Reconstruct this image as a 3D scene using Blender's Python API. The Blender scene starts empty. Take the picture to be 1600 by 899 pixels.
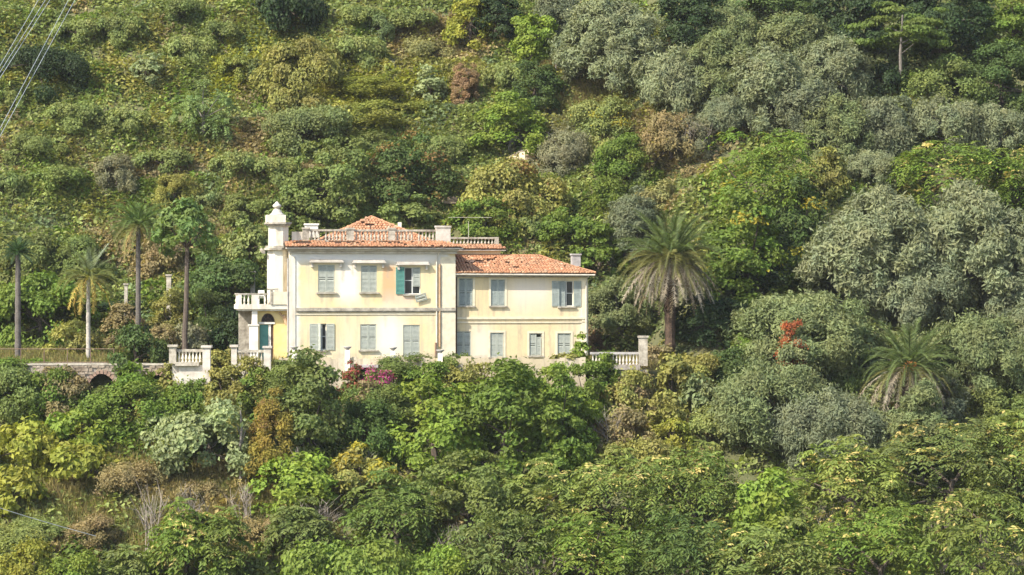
import bpy, math, random
import numpy as np
from mathutils import Vector, Matrix
R = math.radians
scene = bpy.context.scene
COL = scene.collection

# ------------------------------------------------------------------ camera, sky, sun, exposure
F = 4400.0                                   # focal length in pixels of the 1600 px photograph
CX, CY = 800.0, 449.5
cam = bpy.data.cameras.new("camera")
cam_ob = bpy.data.objects.new("camera", cam); COL.objects.link(cam_ob)
cam.sensor_width = 36.0; cam.lens = 36.0 * F / 1600.0
cam.clip_start = 1.0; cam.clip_end = 3000.0
cam_ob.location = (0, 0, 0); cam_ob.rotation_euler = (R(90), 0, 0)
scene.camera = cam_ob

SUN_AZ, SUN_EL = R(50), R(43)                # sun stands behind the camera's left shoulder
to_sun = Vector((-math.sin(SUN_AZ) * math.cos(SUN_EL), -math.cos(SUN_AZ) * math.cos(SUN_EL), math.sin(SUN_EL)))
world = bpy.data.worlds.new("World"); scene.world = world; world.use_nodes = True
wn = world.node_tree.nodes; wl = world.node_tree.links
sky = wn.new("ShaderNodeTexSky"); sky.sky_type = 'NISHITA'; sky.sun_disc = False
sky.sun_elevation = SUN_EL; sky.sun_rotation = math.atan2(to_sun.x, to_sun.y)
sky.air_density = 1.0; sky.dust_density = 1.5
wl.new(sky.outputs[0], wn["Background"].inputs[0]); wn["Background"].inputs[1].default_value = 0.15
sun = bpy.data.lights.new("sun", 'SUN'); sun.energy = 4.0; sun.angle = R(0.55); sun.color = (1.0, 0.94, 0.83)
sun_ob = bpy.data.objects.new("sun", sun); COL.objects.link(sun_ob)
sun_ob.rotation_euler = to_sun.to_track_quat('Z', 'Y').to_euler(); sun_ob.location = (-60, 120, 80)
vs = scene.view_settings
vs.view_transform = 'Standard'; vs.look = 'None'; vs.gamma = 1.0; vs.exposure = 1.1
scene.cycles.max_bounces = 6; scene.cycles.diffuse_bounces = 4; scene.cycles.glossy_bounces = 2
scene.cycles.transmission_bounces = 3; scene.cycles.transparent_max_bounces = 4

# ------------------------------------------------------------------ helpers: tags, meshes
def tag(o, label=None, cat=None, group=None, kind=None):
    if label: o["label"] = label
    if cat: o["category"] = cat
    if group: o["group"] = group
    if kind: o["kind"] = kind
    return o

def empty(name, loc=(0, 0, 0), rz=0.0):
    o = bpy.data.objects.new(name, None); COL.objects.link(o)
    o.location = loc; o.rotation_euler = (0, 0, rz); o.empty_display_size = 0.3
    return o

def link(name, me, parent=None, mats=(), loc=None):
    o = bpy.data.objects.new(name, me); COL.objects.link(o)
    if not me.materials:
        for m in mats: me.materials.append(m)
    if parent: o.parent = parent
    if loc is not None: o.location = loc
    return o

class MB:
    """collects shapes, builds them as ONE mesh"""
    def __init__(s): s.v = []; s.f = []; s.m = []; s.cur = 0; s.smooth = False; s.sm = []
    def add(s, vs_, fs):
        b = len(s.v); s.v += [tuple(p) for p in vs_]
        for f in fs:
            s.f.append([i + b for i in f]); s.m.append(s.cur); s.sm.append(s.smooth)
    def box(s, x0, x1, y0, y1, z0, z1):
        s.add([(x0,y0,z0),(x1,y0,z0),(x1,y1,z0),(x0,y1,z0),(x0,y0,z1),(x1,y0,z1),(x1,y1,z1),(x0,y1,z1)],
              [(0,3,2,1),(4,5,6,7),(0,1,5,4),(1,2,6,5),(2,3,7,6),(3,0,4,7)])
    def rbox(s, c, size, rx=0, ry=0, rz=0, jit=0.0, rng=None):
        M = Matrix.Rotation(rz, 3, 'Z') @ Matrix.Rotation(ry, 3, 'Y') @ Matrix.Rotation(rx, 3, 'X')
        pts = []
        for dx, dy, dz in ((-1,-1,-1),(1,-1,-1),(1,1,-1),(-1,1,-1),(-1,-1,1),(1,-1,1),(1,1,1),(-1,1,1)):
            p = Vector((dx*size[0]/2, dy*size[1]/2, dz*size[2]/2))
            if jit: p += Vector((rng.uniform(-jit, jit), rng.uniform(-jit, jit), rng.uniform(-jit, jit)))
            pts.append(M @ p + Vector(c))
        s.add(pts, [(0,3,2,1),(4,5,6,7),(0,1,5,4),(1,2,6,5),(2,3,7,6),(3,0,4,7)])
    def quad(s, a, b, c, d): s.add([a, b, c, d], [(0,1,2,3)])
    def tube(s, path, rad, n=6, caps=True):
        path = [Vector(p) for p in path]
        if not hasattr(rad, '__len__'): rad = [rad] * len(path)
        vs_, fs = [], []
        for i, p in enumerate(path):
            t = (path[min(i+1, len(path)-1)] - path[max(i-1, 0)])
            t = t.normalized() if t.length > 1e-9 else Vector((0,0,1))
            a = t.orthogonal().normalized() if abs(t.z) < 0.9 else t.cross(Vector((0,1,0))).normalized()
            b = t.cross(a)
            for k in range(n):
                q = 2*math.pi*k/n
                vs_.append(p + (a*math.cos(q) + b*math.sin(q)) * rad[i])
        for i in range(len(path)-1):
            for k in range(n):
                fs.append((i*n+k, i*n+(k+1) % n, (i+1)*n+(k+1) % n, (i+1)*n+k))
        if caps:
            fs.append(tuple(range(n))[::-1]); fs.append(tuple((len(path)-1)*n+k for k in range(n)))
        s.add(vs_, fs)
    def lathe(s, prof, c=(0,0,0), n=10, rot=0.0):
        vs_, fs = [], []
        for r_, z in prof:
            for k in range(n):
                q = 2*math.pi*k/n + rot
                vs_.append((c[0]+r_*math.cos(q), c[1]+r_*math.sin(q), c[2]+z))
        for i in range(len(prof)-1):
            for k in range(n):
                fs.append((i*n+k, i*n+(k+1) % n, (i+1)*n+(k+1) % n, (i+1)*n+k))
        fs.append(tuple(range(n))[::-1]); fs.append(tuple((len(prof)-1)*n+k for k in range(n)))
        s.add(vs_, fs)
    def mesh(s, name, mats):
        me = bpy.data.meshes.new(name); me.from_pydata(s.v, [], s.f)
        for m in mats: me.materials.append(m)
        me.polygons.foreach_set("material_index", s.m)
        me.polygons.foreach_set("use_smooth", s.sm); me.update()
        return me
    def build(s, name, mats, parent=None, loc=None):
        if not isinstance(mats, (list, tuple)): mats = [mats]
        return link(name, s.mesh(name, mats), parent, loc=loc)

def np_mesh(name, verts, faces, mats, midx=None, var=None, smooth=False, normals=None):
    """fast triangle / quad mesh from arrays; var = per-vertex RGBA stored in the attribute 'var'"""
    verts = np.ascontiguousarray(verts, np.float32); faces = np.ascontiguousarray(faces, np.int32)
    k = faces.shape[1]
    me = bpy.data.meshes.new(name)
    me.vertices.add(len(verts)); me.vertices.foreach_set("co", verts.ravel())
    me.loops.add(faces.size); me.loops.foreach_set("vertex_index", faces.ravel())
    me.polygons.add(len(faces)); me.polygons.foreach_set("loop_start", np.arange(0, faces.size, k, dtype=np.int32))
    for m in mats: me.materials.append(m)
    if midx is not None: me.polygons.foreach_set("material_index", np.asarray(midx, np.int32))
    me.polygons.foreach_set("use_smooth", np.full(len(faces), smooth))
    me.update(calc_edges=True)
    if var is not None:
        at_ = me.attributes.new("var", 'FLOAT_COLOR', 'POINT')
        at_.data.foreach_set("color", np.ascontiguousarray(var, np.float32).ravel())
    me.validate()
    if normals is not None:
        cn = me.attributes.new("custom_normal", 'FLOAT_VECTOR', 'POINT')
        cn.data.foreach_set("vector", np.ascontiguousarray(normals, np.float32).ravel())
    return me

# ------------------------------------------------------------------ materials
def nodemat(name):
    m = bpy.data.materials.new(name); m.use_nodes = True
    nt = m.node_tree; b = nt.nodes["Principled BSDF"]
    return m, nt, b

def N(nt, typ, **kw):
    n = nt.nodes.new(typ)
    for k, v in kw.items(): setattr(n, k, v)
    return n

def mixcol(nt, fac, a, b, blend='MIX'):
    n = nt.nodes.new("ShaderNodeMix"); n.data_type = 'RGBA'; n.blend_type = blend
    for sock, val in ((n.inputs[0], fac), (n.inputs[6], a), (n.inputs[7], b)):
        if hasattr(val, 'links'): nt.links.new(val, sock)
        elif isinstance(val, (int, float)): sock.default_value = val
        else: sock.default_value = (*val, 1)
    return n.outputs[2]

def noise(nt, scale, detail=4, rough=0.55, coord=None, vec_scale=None):
    n = nt.nodes.new("ShaderNodeTexNoise"); n.inputs["Scale"].default_value = scale
    n.inputs["Detail"].default_value = detail; n.inputs["Roughness"].default_value = rough
    if coord is not None:
        if vec_scale:
            mp = nt.nodes.new("ShaderNodeMapping"); mp.inputs["Scale"].default_value = vec_scale
            nt.links.new(coord, mp.inputs[0]); coord = mp.outputs[0]
        nt.links.new(coord, n.inputs["Vector"])
    return n.outputs[0]

def ramp(nt, fac, stops):
    r = nt.nodes.new("ShaderNodeValToRGB"); e = r.color_ramp.elements
    while len(e) < len(stops): e.new(0.5)
    for el, (p, c) in zip(e, stops):
        el.position = p; el.color = (*c, 1) if len(c) == 3 else c
    nt.links.new(fac, r.inputs[0]); return r.outputs[0]

def band(nt, val, a, b, soft):
    """1 between a and b with soft edges"""
    out = []
    for lo, hi in ((a - soft, a + soft), (b + soft, b - soft)):
        mr = nt.nodes.new("ShaderNodeMapRange"); mr.clamp = True
        mr.inputs[1].default_value = lo; mr.inputs[2].default_value = hi
        nt.links.new(val, mr.inputs[0]); out.append(mr.outputs[0])
    m = nt.nodes.new("ShaderNodeMath"); m.operation = 'MULTIPLY'
    nt.links.new(out[0], m.inputs[0]); nt.links.new(out[1], m.inputs[1]); return m.outputs[0]

def plain(name, col, col2=None, scale=3.0, rough=0.8, bump=0.0, spec=0.3, vscale=None, thr=(0.35, 0.7)):
    m, nt, b = nodemat(name)
    co = N(nt, "ShaderNodeTexCoord").outputs["Object"]
    nz = noise(nt, scale, 6, 0.6, co, vscale)
    c = ramp(nt, nz, [(thr[0], col), (thr[1], col2 or tuple(x*0.8 for x in col))])
    nt.links.new(c, b.inputs["Base Color"])
    b.inputs["Roughness"].default_value = rough; b.inputs["Specular IOR Level"].default_value = spec
    if bump:
        bp = N(nt, "ShaderNodeBump"); bp.inputs["Strength"].default_value = bump; bp.inputs["Distance"].default_value = 0.05
        nt.links.new(noise(nt, scale*5, 5, 0.6, co), bp.inputs["Height"]); nt.links.new(bp.outputs[0], b.inputs["Normal"])
    return m

def foliage_mat(name, use_object=True, base=(0.1, 0.1, 0.1), rough=0.6, trans=0.36, spec=0.25):
    """leaf: object colour (or the per-leaf colour stored in the mesh) varied leaf by leaf and spray by spray"""
    m, nt, b = nodemat(name)
    at_ = N(nt, "ShaderNodeAttribute", attribute_name="var")
    if use_object == 'attr':
        basec = at_.outputs["Color"]; rv = N(nt, "ShaderNodeNewGeometry").outputs["Random Per Island"]; gv = rv
    else:
        sep = N(nt, "ShaderNodeSeparateColor"); nt.links.new(at_.outputs["Color"], sep.inputs[0])
        rv, gv = sep.outputs[0], sep.outputs[1]
        if use_object:
            basec = N(nt, "ShaderNodeObjectInfo").outputs["Color"]
        else:
            rgb = N(nt, "ShaderNodeRGB"); rgb.outputs[0].default_value = (*base, 1); basec = rgb.outputs[0]
    hs = N(nt, "ShaderNodeHueSaturation"); nt.links.new(basec, hs.inputs["Color"])
    mr = N(nt, "ShaderNodeMapRange"); mr.inputs[3].default_value = 0.72; mr.inputs[4].default_value = 1.35
    nt.links.new(rv, mr.inputs[0]); nt.links.new(mr.outputs[0], hs.inputs["Value"])
    mh = N(nt, "ShaderNodeMapRange"); mh.inputs[3].default_value = 0.492; mh.inputs[4].default_value = 0.518
    nt.links.new(gv, mh.inputs[0]); nt.links.new(mh.outputs[0], hs.inputs["Hue"])
    geo = N(nt, "ShaderNodeNewGeometry")
    nz = noise(nt, 0.9, 3, 0.6, geo.outputs["Position"])
    c = mixcol(nt, 1.0, hs.outputs[0], ramp(nt, nz, [(0.3, (0.75, 0.8, 0.8)), (0.7, (1.3, 1.2, 1.05))]), 'MULTIPLY')
    nt.links.new(c, b.inputs["Base Color"])
    b.inputs["Roughness"].default_value = rough; b.inputs["Specular IOR Level"].default_value = spec
    tr = N(nt, "ShaderNodeBsdfTranslucent"); nt.links.new(mixcol(nt, 1.0, c, (1.15, 1.15, 0.6), 'MULTIPLY'), tr.inputs[0])
    mx = N(nt, "ShaderNodeMixShader"); mx.inputs[0].default_value = trans
    nt.links.new(b.outputs[0], mx.inputs[1]); nt.links.new(tr.outputs[0], mx.inputs[2])
    nt.links.new(mx.outputs[0], nt.nodes["Material Output"].inputs[0])
    return m

M_LEAF = foliage_mat("leaves")
M_SOFT = foliage_mat("soft_leaves", rough=0.75, trans=0.34, spec=0.15)
M_YELLOW = foliage_mat("seed_clusters", False, (0.44, 0.36, 0.13))
M_RUST = foliage_mat("rusty_leaves", False, (0.21, 0.135, 0.045))
M_GOLD = foliage_mat("yellowing_leaves", False, (0.30, 0.25, 0.03))
M_PINK = foliage_mat("pink_bracts", False, (0.42, 0.075, 0.24))
M_SALMON = foliage_mat("salmon_bracts", False, (0.34, 0.10, 0.08))
M_FLAME = foliage_mat("flame_leaves", False, (0.40, 0.11, 0.045))
M_PALE = foliage_mat("pale_leaves", False, (0.25, 0.29, 0.18))
M_SCRUB = foliage_mat("scrub_leaves", 'attr', rough=0.65)
M_BARK = plain("bark", (0.13, 0.10, 0.075), (0.06, 0.045, 0.035), 8, 0.9, 0.4, vscale=(1, 1, 0.3))
M_GREYBARK = plain("grey_bark", (0.22, 0.195, 0.165), (0.12, 0.105, 0.09), 6, 0.9, 0.3, vscale=(1, 1, 0.4))
M_DARKBARK = plain("weathered_palm_bark", (0.15, 0.13, 0.11), (0.08, 0.07, 0.06), 6, 0.9, 0.3, vscale=(1, 1, 2))
M_DEADWOOD = plain("dead_wood", (0.29, 0.25, 0.20), (0.16, 0.13, 0.10), 5, 0.9)
M_PALMTRUNK = plain("palm_trunk", (0.11, 0.07, 0.045), (0.04, 0.028, 0.02), 9, 0.9, 0.5)
M_DEADFROND = plain("dead_frond", (0.34, 0.29, 0.23), (0.17, 0.13, 0.10), 2, 0.8)
M_STONE = plain("stone", (0.36, 0.32, 0.27), (0.20, 0.17, 0.14), 4, 0.9, 0.4)
M_PLASTER = plain("weathered_plaster", (0.60, 0.55, 0.47), (0.38, 0.33, 0.27), 2.2, 0.9, 0.2)
M_TRIM = plain("trim", (0.72, 0.64, 0.46), (0.56, 0.48, 0.35), 2.5, 0.85, 0.15)
M_WHITE = plain("white_render", (0.75, 0.70, 0.60), (0.60, 0.54, 0.44), 1.6, 0.85, 0.1, thr=(0.45, 0.8))
M_OLDRENDER = plain("dirty_white_render", (0.72, 0.66, 0.54), (0.40, 0.34, 0.25), 1.3, 0.9, 0.25, vscale=(1.6, 1.6, .5), thr=(0.42, 0.78))
M_OLDSTONE = plain("lichen_stone", (0.50, 0.45, 0.36), (0.20, 0.17, 0.13), 3.0, 0.9, 0.4)
M_YELLOWWALL = plain("yellow_render", (0.72, 0.55, 0.20), (0.64, 0.52, 0.28), 1.5, 0.85)
M_SHUTTER = plain("shutter_paint", (0.42, 0.435, 0.37), (0.31, 0.33, 0.275), 4, 0.7)
M_SHUTTERB = plain("bluish_shutter_paint", (0.35, 0.385, 0.345), (0.24, 0.275, 0.25), 4, 0.7)
M_TEAL = plain("teal_paint", (0.10, 0.27, 0.22), (0.07, 0.20, 0.17), 4, 0.5)
M_WOOD = plain("brown_wood", (0.12, 0.07, 0.04), (0.07, 0.04, 0.025), 5, 0.7)
M_FRAME = plain("window_frame", (0.62, 0.62, 0.58), (0.5, 0.5, 0.46), 4, 0.6)
M_METAL = plain("rusty_metal", (0.13, 0.10, 0.08), (0.22, 0.12, 0.07), 6, 0.7)
M_PIPE = plain("pipe", (0.62, 0.58, 0.48), (0.45, 0.40, 0.32), 3, 0.6)
M_RUSTPIPE = plain("rusty_pipe", (0.36, 0.22, 0.12), (0.48, 0.36, 0.22), 3, 0.7)
M_CABLE = plain("cable", (0.40, 0.42, 0.42), (0.30, 0.32, 0.33), 2, 0.7, spec=0.2)
M_DARK = plain("painted_interior_shade", (0.03, 0.026, 0.022), (0.02, 0.018, 0.016), 2, 0.9)  # near-black paint standing in for the shade inside rooms and openings
M_CONC = plain("concrete", (0.42, 0.39, 0.36), (0.26, 0.24, 0.22), 3, 0.9, 0.2)
def glass():
    m, nt, b = nodemat("window_glass")
    b.inputs["Base Color"].default_value = (0.02, 0.025, 0.028, 1); b.inputs["Roughness"].default_value = 0.08
    b.inputs["Specular IOR Level"].default_value = 0.5
    return m
M_GLASS = glass()

def wall_mat(name, yellow, pale, worn, patch=None):
    """lime render: yellow wash worn off to pale in tall blotches; patch = (x0,x1,z0,z1) of bare plaster, pale wash"""
    m, nt, b = nodemat(name)
    co = N(nt, "ShaderNodeTexCoord").outputs["Object"]
    big = noise(nt, 0.42, 5, 0.62, co, (1.0, 1.0, 0.55))
    streak = noise(nt, 1.1, 6, 0.7, co, (2.2, 1.0, 0.22))
    fine = noise(nt, 5.0, 5, 0.65, co)
    c = ramp(nt, big, [(0.40, yellow), (0.62, tuple(a*.55+b_*.45 for a, b_ in zip(yellow, pale))), (0.75, tuple(a*.3+b_*.7 for a, b_ in zip(yellow, pale)))])
    c = mixcol(nt, ramp(nt, streak, [(0.50, (0, 0, 0)), (0.70, (0.8, 0.8, 0.8))]), c, worn)
    c = mixcol(nt, ramp(nt, fine, [(0.50, (0, 0, 0)), (0.80, (0.45, 0.45, 0.45))]), c, worn)
    if patch:
        sx = N(nt, "ShaderNodeSeparateXYZ"); nt.links.new(co, sx.inputs[0])
        wob = noise(nt, 2.2, 4, 0.6, co)
        def shifted(sock, amp):
            a = N(nt, "ShaderNodeMath", operation='MULTIPLY_ADD'); a.inputs[1].default_value = amp
            nt.links.new(wob, a.inputs[0]); nt.links.new(sock, a.inputs[2])
            s2 = N(nt, "ShaderNodeMath", operation='SUBTRACT'); s2.inputs[1].default_value = amp*0.5
            nt.links.new(a.outputs[0], s2.inputs[0]); return s2.outputs[0]
        for (x0, x1, z0, z1, colr, strength, soft) in patch:
            mk = N(nt, "ShaderNodeMath", operation='MULTIPLY')
            nt.links.new(band(nt, shifted(sx.outputs[0], 0.5), x0, x1, soft), mk.inputs[0])
            nt.links.new(band(nt, shifted(sx.outputs[2], 0.6), z0, z1, soft*1.6), mk.inputs[1])
            st = N(nt, "ShaderNodeMath", operation='MULTIPLY'); st.inputs[1].default_value = strength
            nt.links.new(mk.outputs[0], st.inputs[0])
            c = mixcol(nt, st.outputs[0], c, colr)
    nt.links.new(c, b.inputs["Base Color"]); b.inputs["Roughness"].default_value = 0.9
    b.inputs["Specular IOR Level"].default_value = 0.15
    bp = N(nt, "ShaderNodeBump"); bp.inputs["Strength"].default_value = 0.25; bp.inputs["Distance"].default_value = 0.04
    nt.links.new(fine, bp.inputs["Height"]); nt.links.new(bp.outputs[0], b.inputs["Normal"])
    return m

def tile_mat():
    m, nt, b = nodemat("terracotta")
    geo = N(nt, "ShaderNodeNewGeometry")
    c = ramp(nt, geo.outputs["Random Per Island"], [(0.0, (0.31, 0.135, 0.062)), (0.3, (0.41, 0.19, 0.092)), (0.8, (0.46, 0.235, 0.12)), (0.97, (0.50, 0.29, 0.16)), (1.0, (0.52, 0.38, 0.25))])
    nz = noise(nt, 1.3, 5, 0.65, N(nt, "ShaderNodeTexCoord").outputs["Object"])
    c = mixcol(nt, ramp(nt, nz, [(0.46, (0, 0, 0)), (0.70, (0.7, 0.7, 0.7))]), c, (0.24, 0.16, 0.095))
    nt.links.new(c, b.inputs["Base Color"]); b.inputs["Roughness"].default_value = 0.85
    return m
M_TILE = tile_mat()
M_UNDERTILE = plain("roof_battens", (0.10, 0.05, 0.03), (0.05, 0.03, 0.02), 4, 0.9)

def ground_mat():
    m, nt, b = nodemat("hill_ground")
    geo = N(nt, "ShaderNodeNewGeometry")
    a = noise(nt, 0.12, 5, 0.6, geo.outputs["Position"]); f = noise(nt, 2.5, 6, 0.7, geo.outputs["Position"])
    c = ramp(nt, a, [(0.3, (0.075, 0.085, 0.028)), (0.5, (0.12, 0.115, 0.042)), (0.75, (0.18, 0.145, 0.07))])
    c = mixcol(nt, ramp(nt, f, [(0.4, (0, 0, 0)), (0.75, (0.7, 0.7, 0.7))]), c, (0.045, 0.055, 0.02))
    nt.links.new(c, b.inputs["Base Color"]); b.inputs["Roughness"].default_value = 0.95
    bp = N(nt, "ShaderNodeBump"); bp.inputs["Strength"].default_value = 0.6; bp.inputs["Distance"].default_value = 0.2
    nt.links.new(f, bp.inputs["Height"]); nt.links.new(bp.outputs[0], b.inputs["Normal"])
    return m
M_GROUND = ground_mat()

# ------------------------------------------------------------------ terrain
D0 = 200.0                                   # metres from the camera to the villa's terrace
VL = ([-420, -200, -185, -150, -100, -60, -30, -8, -6.05, -5.8, 12, 60, 140, 180, 420],
      [-1.9, -1.9, -6, -30, -45, -36, -20.5, -8.7, -8.0, -5.75, -4.9, 30, 80, 92, 60])
VR = ([-420, -200, -185, -150, -100, -60, -30, -8, 0, 12, 60, 140, 180, 420],
      [-1.9, -1.9, -6, -30, -45, -36, -20.5, -8.9, -4.75, 1.4, 31, 80, 92, 60])
def sstep(x): x = np.clip(x, 0, 1); return x*x*(3-2*x)
def bumps(X, Y):
    return (0.45*np.sin(X*0.31+Y*0.11+1.3)*np.sin(Y*0.27-X*0.07) + 0.28*np.sin(X*0.73+2.1)*np.sin(Y*0.61+X*0.2)
            + 0.9*np.sin(X*0.085+0.6)*np.sin(Y*0.06+0.3))
def ground_z(X, Y):
    X = np.asarray(X, float); Y = np.asarray(Y, float); u = Y - D0
    zl = np.interp(u, *VL); zr = np.interp(u, *VR)
    w = sstep((X - 9.0) / 6.0)
    z = zl*(1-w) + zr*w
    flat = np.where((u > -8.5) & (u < 13), 1-w, 0.0)          # keep the terrace level
    flat = np.maximum(flat, np.where(u < -120, 1.0, 0.0))
    # old cultivation terraces on the hill behind: faint level benches
    bench = np.where(u > 14, 0.55*np.sin((u + 1.6*np.sin(X*0.07))*0.9), 0.0)
    return z + (bumps(X, Y)*np.clip((u-13)/6, 0.35, 1) + bench)*(1-flat)
def gz(x, y): return float(ground_z(x, y))
def at(px, py, Y):
    """world point on the sight line of photo pixel (px, py) at distance Y"""
    return Vector(((px-CX)/F*Y, Y, (CY-py)/F*Y))
YS = np.arange(158.0, 300.0, 0.25)
def foot(px, py):
    """where the sight line of a photo pixel meets the hillside"""
    X = (px-CX)/F*YS; Z = (CY-py)/F*YS
    below = Z <= ground_z(X, YS)
    k = int(np.argmax(below)) if below.any() else len(YS)-1
    Y = YS[k]; X = (px-CX)/F*Y
    return Vector((X, Y, gz(X, Y)))

def make_ground():
    xs = np.concatenate([np.arange(-400, -60, 20), np.arange(-60, 60, 1.0), np.arange(60, 401, 20)])
    ys = np.concatenate([np.arange(-220, 150, 10), np.arange(150, 192, 0.8), np.arange(192, 196, 0.1), np.arange(196, 290, 0.8), np.arange(290, 621, 10)])
    gx, gy = np.meshgrid(xs, ys)
    v = np.stack([gx, gy, ground_z(gx, gy)], -1).reshape(-1, 3)
    nx, ny = len(xs), len(ys)
    i = np.arange(ny-1)[:, None]*nx + np.arange(nx-1)[None, :]
    f = np.stack([i, i+1, i+1+nx, i+nx], -1).reshape(-1, 4)
    o = link("hillside", np_mesh("hillside", v, f, [M_GROUND], smooth=True))
    tag(o, "steep overgrown hillside with a level terrace", kind="structure")
make_ground()

# ------------------------------------------------------------------ the villa
TH = R(10)
XH = Vector((math.cos(TH), math.sin(TH), 0)); YH = Vector((-math.sin(TH), math.cos(TH), 0))
O = at(452, 0, 197.5); O.z = -5.80
villa = empty("villa", O, TH)
tag(villa, "old cream-yellow two-storey villa with terracotta roofs and grey-green shutters on the hillside", "house")
def L(px, py, k=0.0):
    """photo pixel -> villa coordinates on the plane y = k"""
    d = Vector(((px-CX)/F, 1, (CY-py)/F)); t = (O.dot(YH) + k) / d.dot(YH)
    p = d*t - O; return p.dot(XH), p.z
def lx(px, k=0.0): return L(px, 450, k)[0]
def lz(py, k=0.0, px=600): return L(px, py, k)[1]
rng = random.Random(7)

def wall_holes(mb, x0, x1, z0, z1, y, holes, depth=0.22):
    xs = sorted({x0, x1, *[h[0] for h in holes], *[h[1] for h in holes]})
    zs = sorted({z0, z1, *[h[2] for h in holes], *[h[3] for h in holes]})
    for a, b in zip(xs, xs[1:]):
        for c, d in zip(zs, zs[1:]):
            mx, mz = (a+b)/2, (c+d)/2
            if any(h[0] < mx < h[1] and h[2] < mz < h[3] for h in holes): continue
            mb.quad((a, y, c), (b, y, c), (b, y, d), (a, y, d))
    for a, b, c, d in holes:
        y2 = y + depth
        mb.quad((a, y, c), (a, y, d), (a, y2, d), (a, y2, c)); mb.quad((b, y, c), (b, y2, c), (b, y2, d), (b, y, d))
        mb.quad((a, y, c), (a, y2, c), (b, y2, c), (b, y, c)); mb.quad((a, y, d), (b, y, d), (b, y2, d), (a, y2, d))

SHUT = {}
def shutter_mesh(w, h, mat):
    key = (round(w, 2), round(h, 2), mat.name)
    if key not in SHUT:
        m = MB(); s = 0.07
        m.box(0, s, 0, 0.045, 0, h); m.box(w-s, w, 0, 0.045, 0, h)
        for z in (0, h*0.48, h-s): m.box(s, w-s, 0.003, 0.042, z, z+s)
        n = int((h-0.2)/0.085)
        for i in range(n):
            z = 0.09 + (h-0.18)*(i+0.5)/n
            if abs(z-h*0.48-0.03) < 0.07: continue
            m.rbox((w/2, 0.022, z), (w-2*s, 0.010, 0.085), rx=R(-32))
        SHUT[key] = m.mesh("shutter", [mat])
    return SHUT[key]
def shutter(win, x, y, z, w, h, ang, mat, label=None):
    """hinged at (x, z); ang 0 = lying in the wall plane towards +x"""
    o = link("shutter", shutter_mesh(w, h, mat), win, loc=(x, y, z)); o.rotation_euler = (0, 0, R(ang))
    if label: o["label"] = label
    return o

def window(box_, mode, y=0.0, mat=None, sill=True, surround=None, hood=False):
    x0, x1, z0, z1 = box_; w = x1-x0; h = z1-z0; mat = mat or M_SHUTTER
    m = MB(); t = 0.06; ya, yb = y+0.13, y+0.19
    m.box(x0, x0+t, ya, yb, z0, z1); m.box(x1-t, x1, ya, yb, z0, z1)
    m.box(x0+t, x1-t, ya, yb, z0, z0+t); m.box(x0+t, x1-t, ya, yb, z1-t, z1)
    m.box(x0+w/2-0.04, x0+w/2+0.04, ya+0.003, yb-0.003, z0+t, z1-t)
    m.box(x0+t, x0+w/2-0.04, ya+0.01, yb-0.01, z0+h*0.5, z0+h*0.5+0.05)
    m.box(x0+w/2+0.04, x1-t, ya+0.01, yb-0.01, z0+h*0.5, z0+h*0.5+0.05)
    win = m.build("window", M_FRAME, villa)
    if mode != "hole":
        g = MB(); g.box(x0+t, x1-t, y+0.155, y+0.165, z0+t, z1-t); g.build("pane", M_GLASS, win)
    if sill:
        s = MB(); s.box(x0-0.14, x1+0.14, y-0.14, y+0.10, z0-0.11, z0-0.002); s.build("sill", M_OLDSTONE, win)
    if surround:
        s = MB(); a = 0.14; ys = y-0.03
        s.box(x0-a, x0, ys, y+0.02, z0, z1); s.box(x1, x1+a, ys, y+0.02, z0, z1); s.box(x0-a, x1+a, ys-0.003, y+0.02, z1, z1+a)
        s.build("surround", surround, win)
    if hood:
        s = MB(); zc = z1+0.16
        s.box(x0-0.62, x1+0.62, y-0.30, y-0.001, zc, zc+0.10); s.box(x0-0.55, x1+0.55, y-0.20, y-0.001, zc+0.102, zc+0.24)
        s.box(x0-0.5, x0-0.34, y-0.15, y-0.002, zc-0.32, zc-0.002); s.box(x1+0.34, x1+0.5, y-0.15, y-0.002, zc-0.32, zc-0.002)
        s.build("hood", M_PLASTER, win)
    if mode == "closed":
        shutter(win, x0+0.01, y+0.03, z0+0.01, w/2-0.02, h-0.02, 0, mat)
        shutter(win, x0+w/2+0.01, y+0.035, z0+0.01, w/2-0.02, h-0.02, 0, mat)
    return win

def wbox(px0, px1, py0, py1, k=0.0):
    return (lx(px0, k), lx(px1, k), lz(py1, k, px0), lz(py0, k, px0))

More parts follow.
